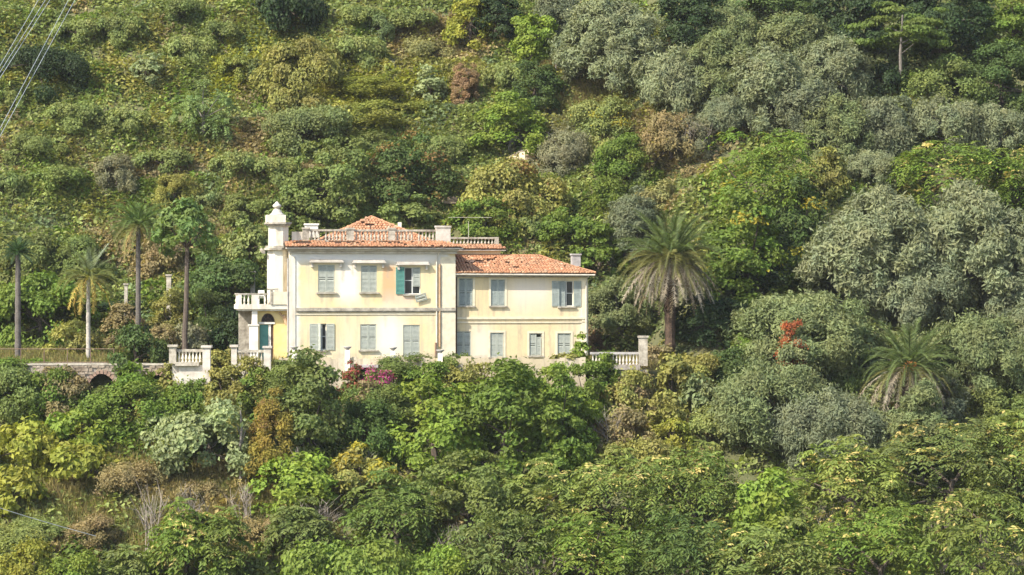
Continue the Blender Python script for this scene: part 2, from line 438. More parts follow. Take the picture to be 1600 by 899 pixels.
XR = lx(711); DM = 10.5                      # main block
ZE = lz(389); ZT = ZE                        # eaves
YW = 0.55                                    # wing facade set back a little
XW = lx(918, YW); ZEW = lz(430, YW, 800)
up = [wbox(497, 523, 414, 457), wbox(564, 589, 415, 457), wbox(632, 657, 418, 460)]
lo = [wbox(496, 510, 506, 547), wbox(563, 588, 507, 547), wbox(630, 656, 508, 558)]
wm = wall_mat("cream_render", (0.67, 0.535, 0.285), (0.70, 0.635, 0.50), (0.50, 0.42, 0.30),
              [(lx(598), lx(618), lz(470), lz(414), (0.62, 0.36, 0.19), 0.85, 0.10),
               (lx(598), lx(648), lz(480), lz(458), (0.68, 0.47, 0.36), 0.6, 0.25),
               (lx(526), lx(561), lz(470), lz(410), (0.78, 0.74, 0.67), 0.75, 0.35),
               (lx(585), lx(628), lz(560), lz(490), (0.78, 0.74, 0.66), 0.65, 0.6),
               (lx(452), lx(466), lz(600), lz(380), (0.80, 0.77, 0.70), 0.9, 0.2),
               (lx(455), lx(700), lz(412), lz(385), (0.66, 0.66, 0.66), 0.7, 0.2)]  # last patch: the eaves' shadow tone put into the wall colour
              + [(lx(a), lx(b_), lz(c), lz(d), (0.40, 0.34, 0.25), s_, 0.07) for a, b_, c, d, s_ in
                 ((500, 505, 474, 457, .55), (517, 521, 470, 457, .5), (570, 574, 478, 457, .4), (583, 586, 468, 457, .5), (455, 459, 478, 400, .35), (470, 700, 484, 479, .3), (533, 538, 440, 411, .5), (549, 553, 432, 411, .5), (604, 608, 436, 411, .45),
                  (675, 679, 520, 486, .5), (540, 545, 505, 486, .35), (600, 604, 512, 486, .3), (566, 570, 566, 548, .5), (468, 474, 566, 530, .35), (650, 690, 566, 552, .4), (520, 560, 566, 552, .3))])

b = MB()
wall_holes(b, 0, XR, -1.2, ZE, 0.0, up+lo)
b.quad((0, DM, -1.2), (0, 0, -1.2), (0, 0, ZE), (0, DM, ZE)); b.quad((XR, 0, -1.2), (XR, DM, -1.2), (XR, DM, ZE), (XR, 0, ZE))
b.quad((XR, DM, -1.2), (0, DM, -1.2), (0, DM, ZE), (XR, DM, ZE)); b.quad((0, 0.3, ZE-0.004), (XR, 0.3, ZE-0.004), (XR, DM, ZE-0.004), (0, DM, ZE-0.004))
b.build("wall", wm, villa)
b = MB(); b.box(0.3, XR-0.3, 1.2, 1.3, -1, ZE-0.1); b.box(0.3, XR-0.3, 0.25, 1.2, 4.1, 4.2); b.build("interior_shade_backing", M_DARK, villa)  # near-black backing and floor, room darkness put into their colour
# wing
wu = [wbox(717, 739, 435, 478, YW), wbox(767, 789, 437, 478, YW), wbox(874, 896, 439, 479, YW)]
wl_ = [wbox(713, 736, 518, 558, YW), wbox(766, 787, 520, 558, YW), wbox(827, 847, 521, 556, YW), wbox(871, 892, 521, 556, YW)]
wm2 = wall_mat("beige_render", (0.65, 0.52, 0.30), (0.69, 0.59, 0.42), (0.47, 0.38, 0.26),
               [(lx(798, YW), lx(860, YW), lz(480), lz(432), (0.67, 0.60, 0.52), 0.75, 0.6),
                (lx(735, YW), lx(768, YW), lz(570), lz(510), (0.70, 0.64, 0.56), 0.6, 0.5),
                (lx(905, YW), lx(920, YW), lz(600), lz(420), (0.72, 0.64, 0.48), 0.8, 0.15)]
               + [(lx(a, YW), lx(b_, YW), lz(c, YW, 800), lz(d, YW, 800), (0.36, 0.29, 0.21), s_, 0.07) for a, b_, c, d, s_ in
                  ((719, 723, 494, 479, .5), (735, 738, 490, 479, .45), (770, 774, 496, 479, .5), (786, 789, 488, 479, .5), (876, 880, 494, 480, .5), (745, 750, 520, 504, .35), (812, 816, 530, 504, .35), (858, 860, 560, 504, .5), (712, 716, 560, 504, .35), (742, 762, 570, 555, .4), (790, 825, 572, 556, .4))])
b = MB(); DW = 7.4
wall_holes(b, XR+0.002, XW, -1.2, ZEW, YW, wu+wl_)
b.quad((XW, YW, -1.2), (XW, DW, -1.2), (XW, DW, ZEW), (XW, YW, ZEW)); b.quad((XW, DW, -1.2), (XR+0.002, DW, -1.2), (XR+0.002, DW, ZEW), (XW, DW, ZEW))
b.quad((XR+0.002, YW+0.3, ZEW-0.004), (XW, YW+0.3, ZEW-0.004), (XW, DW, ZEW-0.004), (XR+0.002, DW, ZEW-0.004))
b.build("wing_wall", wm2, villa)["label"] = "beige wall of the lower right wing"
b = MB(); b.box(XR+0.3, XW-0.3, YW+1.2, YW+1.3, -1, ZEW-0.1); b.box(XR+0.3, XW-0.3, YW+0.25, YW+1.2, 3.6, 3.7); b.build("interior_shade_backing", M_DARK, villa)  # same near-black backing, painting the wing's rooms dark

# windows of the main front
w = window(up[0], "closed", hood=True); w = window(up[1], "closed", hood=True)
w = window(up[2], "open", hood=True); x0, x1, z0, z1 = up[2]
shutter(w, x0-0.62, -0.075, z0+0.01, 0.60, z1-z0, 0, M_TEAL, "teal shutter folded back against the wall")
shutter(w, x0+0.62, 0.02, z0+0.55, 0.5, z1-z0-0.56, 0, M_SHUTTER)
hs = shutter(w, x1-0.30, -0.14, z0-0.60, 0.80, 0.52, 0, M_SHUTTER, "broken shutter hanging askew below the window"); hs.rotation_euler = (R(12), R(-16), 0)
w = window(lo[0], "open"); x0, x1, z0, z1 = lo[0]
shutter(w, x0-0.56, -0.06, z0, 0.56, z1-z0, 0, M_SHUTTER); shutter(w, x0, -0.02, z0, 0.30, z1-z0, -52, M_SHUTTER); shutter(w, x1, -0.06, z0, 0.56, z1-z0, 0, M_SHUTTER)
window(lo[1], "closed"); window(lo[2], "closed", sill=False)
# windows of the wing
window(wu[0], "closed", YW, M_SHUTTERB, surround=M_TRIM); window(wu[1], "closed", YW, M_SHUTTERB, surround=M_TRIM)
w = window(wu[2], "open", YW); x0, x1, z0, z1 = wu[2]
shutter(w, x0-0.55, YW-0.06, z0, 0.54, z1-z0, 0, M_SHUTTERB); shutter(w, x1+0.01, YW-0.06, z0, 0.54, z1-z0, 0, M_SHUTTERB); shutter(w, x0+0.02, YW+0.03, z0, 0.40, z1-z0, 0, M_SHUTTERB)
for q in (0, 1, 3): window(wl_[q], "closed", YW, M_SHUTTER, surround=M_TRIM if q != 0 else None)
w = window(wl_[2], "open", YW, surround=M_TRIM); x0, x1, z0, z1 = wl_[2]
shutter(w, x0+0.02, YW+0.03, z0+0.01, 0.50, z1-z0-0.02, 0, M_SHUTTER); shutter(w, x0+0.54, YW+0.05, z0+0.01, 0.34, (z1-z0)*0.82, 0, M_SHUTTER)

# string courses, corner strips, pipes, eaves
def part_box(name, mat, *boxes, label=None):
    m = MB()
    for q in boxes: m.box(*q)
    o = m.build(name, mat, villa)
    if label: o["label"] = label
    return o
za, zb = lz(486), lz(481)
part_box("string_course", M_OLDSTONE, (lx(463), XR+0.03, -0.16, -0.001, za, zb), (lx(463), XR+0.02, -0.08, -0.002, za-0.09, za-0.002))
part_box("string_course", M_TRIM, (lx(455), XR+0.02, -0.05, -0.001, lz(492), lz(490)))
za, zb = lz(499, YW, 800), lz(496, YW, 800)
part_box("string_course", M_TRIM, (XR+0.01, XW+0.02, YW-0.10, YW-0.001, za, zb), (XR+0.01, XW+0.02, YW-0.06, YW-0.001, lz(505, YW, 800), lz(503, YW, 800)))
part_box("corner_strip", M_TRIM, (lx(689), XR+0.025, -0.07, -0.001, -1.2, ZE-0.55))
part_box("corner_strip", M_OLDRENDER, (-0.03, 0.42, -0.06, -0.001, -1.2, ZE-0.55))
part_box("corner_strip", M_TRIM, (lx(909, YW), XW+0.03, YW-0.06, YW-0.001, -1.2, ZEW-0.35))
m = MB(); x = lx(682); m.tube([(x, -0.10, 0.2), (x, -0.10, ZE-0.75), (x+0.12, -0.25, ZE-0.35), (x+0.16, -0.5, ZE-0.12)], 0.055, 7); m.build("drainpipe", M_PIPE, villa)
m = MB(); x = lx(687); m.tube([(x, -0.09, 1.6), (x, -0.09, ZE-1.1)], 0.075, 7); m.build("drainpipe", M_RUSTPIPE, villa)
m = MB(); x = lx(681); m.tube([(x, -0.10, -0.6), (x, -0.10, 1.9)], 0.085, 7); m.build("drainpipe", M_METAL, villa)
m = MB(); m.tube([(-0.10, -0.04, 0.2), (-0.10, -0.04, ZE-0.7)], 0.06, 7); m.build("drainpipe", M_CONC, villa)
m = MB(); x = XR+0.16; m.tube([(x, YW-0.09, -0.6), (x, YW-0.09, ZEW-0.15)], 0.06, 7); m.build("drainpipe", M_WOOD, villa)
m = MB(); x = XW-0.12; m.tube([(x, YW-0.13, 0.3), (x, YW-0.13, ZEW-0.55), (x+0.1, YW-0.4, ZEW-0.1)], 0.05, 7); m.build("drainpipe", M_PIPE, villa)
OV = 0.62
part_box("eaves", M_PLASTER, (-0.25, XR+0.50, -OV, 0.02, ZE-0.02, ZE+0.08), (-0.1, XR+0.2, -OV*0.55, 0.01, ZE-0.16, ZE-0.022), (-0.05, XR+0.1, -OV*0.25, 0.005, ZE-0.34, ZE-0.162), (XR+0.002, XR+0.50, 0.021, DM, ZE-0.02, ZE+0.08))
part_box("eaves", M_CONC, (XR+0.01, XW+0.42, YW-0.48, YW+0.02, ZEW-0.02, ZEW+0.07), (XR+0.012, XW+0.1, YW-0.22, YW+0.01, ZEW-0.15, ZEW-0.022), (XW+0.002, XW+0.42, YW+0.021, DW+0.4, ZEW-0.02, ZEW+0.07))
m = MB(); m.tube([(XR+0.02, YW-0.53, ZEW+0.04), (XW+0.44, YW-0.53, ZEW+0.0)], 0.06, 6); m.build("gutter", M_PIPE, villa)

def tiles(mb, org, ex, es, S, lo_f, hi_f, seed, lose=0.0, holes=()):
    """barrel tiles in courses up a slope: org = eave start, ex along the eave, es up the slope"""
    rg = random.Random(seed); org = Vector(org); ex = Vector(ex).normalized(); es = Vector(es).normalized(); n = ex.cross(es).normalized()
    if n.z < 0: n = -n
    tw, tl = 0.21, 0.36
    for j in range(int(S/tl)+1):
        s = j*tl; a, b_ = lo_f(s), hi_f(s)
        for i in range(int((b_-a)/tw)):
            x = a + (i+0.5)*tw
            if rg.random() < lose or any((x-hx)**2/(hw*hw) + (s-hs_)**2/(hh*hh) < rg.uniform(0.5, 1.2) for hx, hs_, hw, hh in holes): continue
            c = org + ex*(x+rg.uniform(-.018, .018)) + es*(s+rg.uniform(-.03, .03)) + n*(0.02+rg.uniform(0, .018))
            d = es.copy()
            if rg.random() < 0.05: d = (es + ex*rg.uniform(-.35, .35)).normalized()
            e2 = d.cross(n).normalized(); l2 = min(tl*1.12, S-s+0.12); vs_ = []
            for q, (t, wsc) in enumerate(((0, 1.0), (1, 0.86))):
                for ox, oz in ((-.10, 0), (-.062, .075), (.062, .075), (.10, 0)):
                    vs_.append(c + d*(t*l2) + e2*(ox*wsc) + n*(oz*wsc + (0.035 if t == 0 else 0.0)))
            mb.add(vs_, [(0, 1, 5, 4), (1, 2, 6, 5), (2, 3, 7, 6), (0, 3, 2, 1)])
def roof_part(name, deck, tile_args, label=None):
    m = MB()
    for q in deck: m.add(q, [tuple(range(len(q)))])
    o = m.build(name, M_UNDERTILE, villa)
    if label: o["label"] = label
    t = MB()
    for a in tile_args: tiles(t, *a[:6], **a[6])
    to = t.build("tiles", M_TILE, o); to["kind"] = "stuff"
    return o
# pent of tiles round the flat roof of the main block
z0, z1 = ZE+0.09, ZE+0.50; yb = 0.85
sl = math.hypot(yb+OV+0.05, z1-z0)
es = (0, (yb+OV+0.05)/sl, (z1-z0)/sl)
roof_part("pent_roof", [[(-0.30, -OV-0.05, z0-0.012), (XR+0.55, -OV-0.05, z0-0.012), (XR-0.6, yb, z1-0.012), (-0.30, yb, z1-0.012)],
                        [(XR+0.55, -OV-0.05, z0-0.012), (XR+0.55, DM, z0-0.012), (XR-0.6, DM, z1-0.012), (XR-0.6, yb, z1-0.012)]],
          [((0, -OV-0.05, z0), (1, 0, 0), es, sl, lambda s: -0.30, lambda s: XR+0.55-s*0.78, dict(seed=1, lose=0.05, holes=[(1.0, .9, .7, .3), (3.6, 1.0, 1.2, .35), (7, 1.1, .9, .3)]))])
# flat roof with parapet balustrade
part_box("roof_deck", M_CONC, (0.0, XR-0.5, yb+0.003, DM-0.1, ZE+0.10, z1-0.02))
part_box("parapet_base", M_OLDSTONE, (0.9, XR-0.6, yb+0.002, yb+0.30, z1-0.015, z1+0.12))
KB = yb+0.16
zr0, zr1 = z1+0.12, lz(359, KB)
part_box("parapet_wall", M_OLDRENDER, (tb_+.0, lx(476, KB)-.16, yb+.004, yb+.28, z1-.01, z1+.62) if False else (lx(456, KB), lx(472.5, KB), yb+.004, yb+.28, z1-.01, z1+.70))
posts = [(lx(478, KB), .22, 0), (lx(547, KB), .26, 0), (lx(612, KB), .24, 0), (lx(692, KB), .52, 0.16)]
def post(px_c, hw, extra, y=KB):
    m = MB(); m.box(px_c-hw, px_c+hw, y-0.2, y+0.2, z1-0.01, zr1+extra); m.box(px_c-hw-.05, px_c+hw+.05, y-0.25, y+0.25, zr1+extra+.002, zr1+extra+0.13)
    return m.build("parapet_post", M_OLDSTONE if extra == 0 else M_PLASTER, villa)
for p in posts: post(*p)
BAL = {}
def baluster_mesh(h, r_, mat):
    key = (round(h, 2), r_, mat.name)
    if key not in BAL:
        m = MB(); m.smooth = False
        m.lathe([(r_*1.0, 0), (r_*1.0, .1*h), (r_*.6, .14*h), (r_*1.05, .34*h), (r_*.85, .5*h), (r_*.5, .72*h), (r_*.6, .86*h), (r_*1.0, .9*h), (r_*1.0, h)], n=8)
        BAL[key] = m.mesh("baluster", [mat])
    return BAL[key]
def bal_row(parent, xa, xb, y, za, zb, mat, r_=0.085, step=0.25, gaps=(), axis='x'):
    n = max(1, round(abs(xb-xa)/step))
    for i in range(n):
        if i in gaps: continue
        x = xa + (xb-xa)*(i+0.5)/n
        link("baluster", baluster_mesh(zb-za, r_, mat), parent, loc=(x, y, za) if axis == 'x' else (y, x, za))
for (a, b_), gp in zip(zip(posts, posts[1:]), ((3,), (), (5,))):
    bal_row(villa, a[0]+a[1]+.05, b_[0]-b_[1]-.05, KB, zr0, zr1-0.13, M_OLDSTONE, gaps=gp)
m = MB()
for a, b_ in zip(posts, posts[1:]): m.box(a[0]+a[1]+0.002, b_[0]-b_[1]-0.002, KB-0.14, KB+0.14, zr1-0.128, zr1+0.01)
m.build("parapet_rail", M_OLDSTONE, villa)
# hipped lantern roof on the terrace
hx = lx(580, 5.5); hz = lz(340, 5.5); hb = ZE+0.45; hw = 4.15; hy = 5.6; hd = 3.6
slope = math.hypot(hd, hz-hb)
part_box("lantern_wall", M_PLASTER, (hx-hw+.5, hx+hw-.5, hy-hd+.5, hy+hd-.5, ZE+0.45, hb+0.22))
ridge = 0.0
apex = (hx, hy, hz)
cs = [(hx-hw, hy-hd, hb), (hx+hw, hy-hd, hb), (hx+hw, hy+hd, hb), (hx-hw, hy+hd, hb)]
lower = lambda p: (p[0], p[1], p[2]-0.015)
slx = math.hypot(hw, hz-hb)
roof_part("hip_roof", [[lower(cs[i]), lower(cs[(i+1) % 4]), lower(apex)] for i in range(4)],
          [(cs[0], (1, 0, 0), (0, hd, hz-hb), slope, lambda s: hw*s/slope, lambda s: 2*hw-hw*s/slope, dict(seed=3, lose=0.01, holes=[(hw*.95, slope*.6, .3, .2), (hw*.7, slope*.35, .25, .2), (hw*1.3, slope*.4, .2, .2)])),
           (cs[3], (0, -1, 0), (hw, 0, hz-hb), slx, lambda s: hd*s/slx, lambda s: 2*hd-hd*s/slx, dict(seed=4)),
           (cs[1], (0, 1, 0), (-hw, 0, hz-hb), slx, lambda s: hd*s/slx, lambda s: 2*hd-hd*s/slx, dict(seed=5))], "low pyramid roof of terracotta tiles")
m = MB()
for c_ in cs[:2]: m.tube([Vector(c_)+Vector((0, 0, .07)), Vector(apex)+Vector((0, 0, .07))], 0.085, 6)
m.build("ridge_cap", M_TILE, villa)
# wing roof, hipped at the right
ox, oy = XW+0.50, YW-0.55; zw0 = ZEW+0.085; rz_ = lz(401, 3.6, 800); run = 3.75; Sw = math.hypot(run, rz_-zw0); xr = lx(845, 3.2)
p0, p1 = (XR+0.01, oy, zw0), (ox, oy, zw0); r0, r1 = (XR+0.01, oy+run, rz_), (xr, oy+run, rz_); q1, q0 = (ox, oy+2*run, zw0), (XR+0.01, oy+2*run, zw0)
Wd = ox-XR-0.01; hipw = ox-xr; Sh = math.hypot(hipw, rz_-zw0)
roof_part("wing_roof", [[lower(a) for a in q] for q in ([p0, p1, r1, r0], [p1, q1, r1], [q1, q0, r0, r1])],
          [(p0, (1, 0, 0), (0, run, rz_-zw0), Sw, lambda s: 0.0, lambda s: Wd-hipw*s/Sw,
            dict(seed=11, lose=0.012, holes=[(1.5, 2.2, .5, .3), (2.3, 2.4, .35, .3), (2.9, 2.9, .45, .22), (4.1, 2.3, .3, .2), (5.0, 2.1, .25, .2), (5.2, 3.0, .2, .15), (4.6, 1.0, .15, .2), (7.2, 1.6, .15, .12)])),
           (p1, (0, 1, 0), (-hipw, 0, rz_-zw0), Sh, lambda s: run*s/Sh, lambda s: 2*run-run*s/Sh, dict(seed=12)),
           (q1, (-1, 0, 0), (0, -run, rz_-zw0), Sw, lambda s: hipw*s/Sw, lambda s: Wd, dict(seed=13))], "low terracotta roof of the wing with slipped and missing tiles")
t = MB(); rgt = random.Random(5)
for i in range(26):                          # slipped tiles lying loose on the wing roof
    x = rgt.uniform(0.8, 6.2); s = rgt.uniform(0.45, 0.9)
    t.rbox((p0[0]+x, oy+run*s, zw0+(rz_-zw0)*s+0.13), (rgt.uniform(.18, .3), rgt.uniform(.25, .4), .03), rx=rgt.uniform(.1, .7), ry=rgt.uniform(-.5, .5), rz=rgt.uniform(-1, 1))
o = t.build("loose_tiles", M_TILE, villa); o["kind"] = "stuff"
m = MB(); m.tube([Vector(r0)+Vector((0, 0, .08)), Vector(r1)+Vector((0, 0, .08)), Vector(p1)+Vector((0, 0, .09))], 0.085, 6); m.build("ridge_cap", M_TILE, villa)
# raised block behind the wing with its own balustrade
YB = oy+run+0.02; xb1 = lx(782, YB); zb1 = lz(392, YB, 750); zb2 = lz(384.5, YB, 750); zb3 = lz(371, YB, 750)
part_box("rear_wall", wm2, (XR+0.003, xb1, YB, DM, ZEW-0.5, zb1), label="wall of the raised block behind the wing roof")
part_box("rear_eaves", M_PLASTER, (XR+0.004, xb1+0.35, YB-0.3, DM+0.3, zb1+0.002, zb1+0.07))
S_ = math.hypot(0.9, zb2-zb1-.05)
roof_part("rear_pent_roof", [[(XR+.3, YB-.32, zb1+.075), (xb1+.38, YB-.32, zb1+.075), (xb1, YB+.58, zb2), (XR+.3, YB+.58, zb2)]],
          [((XR+.3, YB-.32, zb1+.09), (1, 0, 0), (0, .9, zb2-zb1-.05), S_, lambda s: 0, lambda s: xb1+.38-XR-.3-.3*s, dict(seed=21, lose=0.05))])
part_box("rear_deck", M_OLDSTONE, (XR-0.4, xb1-0.05, YB+0.582, DM, zb1+.08, zb2+0.06))
bal_row(villa, XR-0.3, xb1-0.35, YB+0.75, zb2+0.06, zb3-0.10, M_OLDSTONE, r_=0.08)
part_box("parapet_rail", M_OLDSTONE, (XR-0.3, xb1-0.32, YB+0.62, YB+0.88, zb3-0.098, zb3+0.02))
part_box("parapet_post", M_OLDSTONE, (xb1-0.318, xb1-0.02, YB+0.60, YB+0.90, zb2+0.062, zb3+0.03))
# chimneys
def chimney(pxa, pxb, pya, pyb, y, mat, label=None, cap=True):
    xa, xb, z_a, z_b = lx(pxa, y), lx(pxb, y), lz(pyb, y), lz(pya, y); wd = max(xb-xa, .3)
    m = MB(); m.box(xa, xb, y-wd/2, y+wd/2, z_a, z_b-0.12)
    if cap: m.box(xa-.06, xb+.06, y-wd/2-.06, y+wd/2+.06, z_b-0.118, z_b)
    o = m.build("chimney", mat, villa)
    if label: o["label"] = label
chimney(477, 496, 350, 372, 2.2, M_WHITE, "white chimney by the balustrade")
chimney(622, 627, 345, 372, 4.6, M_WHITE, "slim white flue pipe", False)
chimney(893, 906, 396, 416, 4.2, M_CONC, "grey chimney at the end of the wing roof")
m = MB(); m.tube([(lx(732, 7), 7, zb2), (lx(732, 7), 7, lz(346, 7, 732))], 0.015, 5); m.tube([(lx(700, 7), 7, lz(340, 7, 732)), (lx(768, 7), 7, lz(340, 7, 732))], 0.012, 5)
m.build("aerial", M_PIPE, villa)

# corner turret with its pine-cone finial
def chamfer(m, x0, x1, y0, y1, z0, z1, c):
    pts = [(x0+c, y0), (x1-c, y0), (x1, y0+c), (x1, y1-c), (x1-c, y1), (x0+c, y1), (x0, y1-c), (x0, y0+c)]
    m.add([(x, y, z0) for x, y in pts]+[(x, y, z1) for x, y in pts],
          [(i, (i+1) % 8, 8+(i+1) % 8, 8+i) for i in range(8)]+[tuple(range(8))[::-1], tuple(range(8, 16))])
YTU = 0.35
ta, tb = lx(419.5, YTU), lx(449, YTU)
m = MB(); chamfer(m, ta, -0.002, YTU, YTU+1.5, lz(482, YTU, 440), lz(391, YTU, 440), 0.42)
chamfer(m, ta+.08, tb+.12, YTU+.05, YTU+1.45, lz(384, YTU, 440), lz(353, YTU, 440), 0.42)
turret = m.build("turret", M_OLDRENDER, villa)
m = MB(); chamfer(m, ta-.22, tb+.05, YTU-.22, YTU+1.72, lz(391, YTU, 440)+.002, lz(387.5, YTU, 440), 0.45)
chamfer(m, ta-.10, tb+.16, YTU-.12, YTU+1.62, lz(387.5, YTU, 440)+.002, lz(384, YTU, 440)-.002, 0.42)
m.build("cornice", M_OLDSTONE, turret)
m = MB(); chamfer(m, ta-.06, tb+.24, YTU-.10, YTU+1.6, lz(353, YTU, 440)+.002, lz(350.5, YTU, 440), 0.42)
chamfer(m, ta-.18, tb+.34, YTU-.22, YTU+1.72, lz(350.5, YTU, 440)+.002, lz(347.5, YTU, 440), 0.45)
m.build("cornice", M_OLDSTONE, turret)
m = MB(); m.box(ta-.1, tb-.1, YTU+.05, YTU+1.3, lz(347.5, YTU, 440)+.002, lz(336, YTU, 440)); m.build("plinth", M_OLDRENDER, turret)
fz = lz(336, YTU, 440)+.002
m = MB(); m.smooth = True
m.lathe([(.52, 0), (.52, .05), (.40, .12), (.33, .24), (.27, .36), (.17, .44), (.15, .50), (.27, .55), (.31, .62), (.28, .71), (.17, .80), (.13, .86), (.06, .93), (.02, .97)], (ta+.66, YTU+.68, fz), 12)
m.build("finial", M_PLASTER, turret)
m = MB(); zt = lz(391, YTU, 420)
for i in range(7):
    a = i/6*math.pi; m.rbox((ta-.30-.28*math.sin(a)*.6, YTU+.2+.12*i, zt-.05-.1*math.cos(a*1.7)), (.16, .14, .20), ry=a*.5)
m.build("scroll_bracket", M_OLDSTONE, turret)

# porch and balcony on the left side
YP = 0.62
pa, pb = lx(392, YP), -0.004
zs0, zs1 = lz(486, YP, 410), lz(476, YP, 410)
door = (lx(405.5, YP), lx(427.5, YP), -0.3, lz(507, YP, 410)); fan = (lx(408.5, YP), lx(428.5, YP), lz(503, YP, 410), lz(490.5, YP, 410))
m = MB(); wall_holes(m, lx(396, YP), pb, -1.2, zs0, YP, [door], 0.25)
fx0, fx1, fz0, fz1 = fan; fcx = (fx0+fx1)/2; fr = (fx1-fx0)/2; ns = 12
porch = m.build("porch_wall", M_YELLOWWALL, villa)
m = MB(); arc = [(fcx+fr*math.cos(math.pi*k/ns), fz0+(fz1-fz0)*math.sin(math.pi*k/ns)) for k in range(ns+1)]
m.add([(x, YP-.012, z) for x, z in arc], [tuple(range(ns+1))[::-1]]); m.build("fanlight", M_DARK, porch)
m = MB()
for k in range(ns): m.tube([(arc[k][0], YP-.03, arc[k][1]), (arc[k+1][0], YP-.03, arc[k+1][1])], .03, 5)
for k in (3, 6, 9): m.tube([(fcx, YP-.025, fz0), (arc[k][0], YP-.025, arc[k][1])], .016, 4)
m.tube([(fx0, YP-.03, fz0), (fx1, YP-.03, fz0)], .03, 5)
m.tube([(fcx+fr*.5*math.cos(math.pi*k/8), YP-.026, fz0+(fz1-fz0)*.5*math.sin(math.pi*k/8)) for k in range(9)], .02, 4)
m.build("fanlight_frame", M_WOOD, porch)
m = MB(); dx0, dx1, dz0, dz1 = door
m.box(dx0+.02, dx0+.62, YP+.12, YP+.17, dz0, dz1-.02); m.box(dx0+.10, dx0+.54, YP+.10, YP+.118, dz0+.2, dz0+.95); m.box(dx0+.10, dx0+.54, YP+.10, YP+.118, dz0+1.1, dz1-.2)
m.build("porch_door", M_TEAL, porch)["label"] = "turquoise door leaf"
m = MB(); m.box(dx0+.64, dx0+.80, YP+.05, YP+.2, dz0, dz1-.02); m.build("door_post", M_WHITE, porch)
m = MB(); m.box(dx0+.83, dx1-.01, YP+.1, YP+.16, dz0, dz1-.02); m.build("door_leaf", M_WOOD, porch)["label"] = "dark brown door leaf"
m = MB(); m.box(dx0-.08, dx1+.08, YP-.05, YP-.002, dz1+.02, dz1+.16); m.build("door_lintel", M_WHITE, porch)
m = MB(); m.box(pa+.05, lx(401.5, YP), YP-.35, YP-.003, lz(507, YP, 400), zs0); m.box(pa-.12, lx(402.5, YP), YP-.45, YP-.004, -1.2, lz(509, YP, 400)); m.box(pa-.2, lx(404, YP), YP-.5, YP-.004, lz(509, YP, 400)+.002, lz(507, YP, 400)-.002)
m.build("porch_pillar", M_WHITE, villa)
m = MB(); m.tube([(lx(444, YP), YP-.06, lz(492, YP, 440)), (lx(447, YP), YP-.2, lz(508, YP, 440))], .10, 6); m.tube([(lx(436, YP), YP-.08, lz(488, YP, 440)), (lx(445, YP), YP-.15, lz(500, YP, 440))], .07, 6)
m.build("pipe_bend", M_RUSTPIPE, villa)
ba = lx(372, YP-.5)
m = MB(); m.box(ba, -0.005, YP-.55, YP+3.2, zs0+.12, zs1); m.box(ba+.15, -0.006, YP-.42, YP+3.1, zs0+.002, zs0+.118)
balc = m.build("balcony", M_OLDRENDER, villa)
m = MB(); m.box(ba+.3, -.3, YP+2.6, YP+2.9, -1.2, zs0); m.build("rear_porch_wall", M_OLDSTONE, villa)
zbr = lz(458.5, YP-.4, 400); yb0 = YP-.38
m = MB(); m.box(ba+.02, ta-.05, yb0-.11, yb0+.11, zbr-.1, zbr); m.box(ba+.02, ba+.24, yb0+.112, YP+3.0, zbr-.1, zbr); m.build("rail", M_OLDSTONE, balc)
bal_row(balc, ba+.3, ta-.1, yb0, zs1+.002, zbr-.1, M_OLDRENDER, .075, .27, gaps=(3, 4))
bal_row(balc, yb0+.3, YP+2.8, ba+.13, zs1+.002, zbr-.1, M_OLDRENDER, .075, .27, axis='y')
m = MB(); m.box(ba+.03, ba+.25, yb0-.12, yb0+.105, zs1+.002, zbr-.102); m.build("rail_pier", M_OLDRENDER, balc); m = MB(); m.box(ba+.95, ba+1.42, yb0-.1, yb0+.1, zs1+.002, zbr-.102); m.build("rail_pier", M_OLDRENDER, balc)
m = MB(); x = lx(424, 0.1); m.box(x-.08, x+.10, -.02, .16, zs1+.002, lz(454, .1, 424)); m.box(x-.3, x+.48, -.06, .2, lz(454, .1, 424)+.002, lz(451, .1, 424)); m.build("post", M_OLDSTONE, balc)
m = MB(); m.box(x+.11, -.01, 0.0, .1, zs1+.002, lz(456, .1, 424)); m.build("balcony_panel", M_TRIM, balc)
# chair left on the balcony
ch = MB(); c0 = Vector((lx(409, YP+.5), YP+.6, zs1))
for dx in (-.2, .2):
    for dy in (-.2, .2): ch.tube([c0+Vector((dx, dy, 0)), c0+Vector((dx*.9, dy*.9, .45))], .022, 5)
ch.box(c0.x-.24, c0.x+.24, c0.y-.24, c0.y+.24, zs1+.45, zs1+.48)
for dx in (-.2, .2): ch.tube([c0+Vector((dx, .22, .48)), c0+Vector((dx, .34, 1.0))], .022, 5)
ch.rbox((c0.x, c0.y+.30, zs1+.85), (.44, .03, .30), rx=R(-12)); ch.rbox((c0.x, c0.y+.26, zs1+.60), (.44, .03, .06), rx=R(-12))
co = ch.build("chair", M_FRAME); co.matrix_world = Matrix.Translation(O) @ Matrix.Rotation(TH, 4, 'Z')
tag(co, "pale garden chair left standing on the villa's balcony", "chair")

# ------------------------------------------------------------------ terrace walls, balustrades, urns
def wpt(px, py, u): return at(px, py, D0+u)
def top_thing(name, label, cat, base, group=None):
    o = empty(name, base); tag(o, label, cat, group); return o

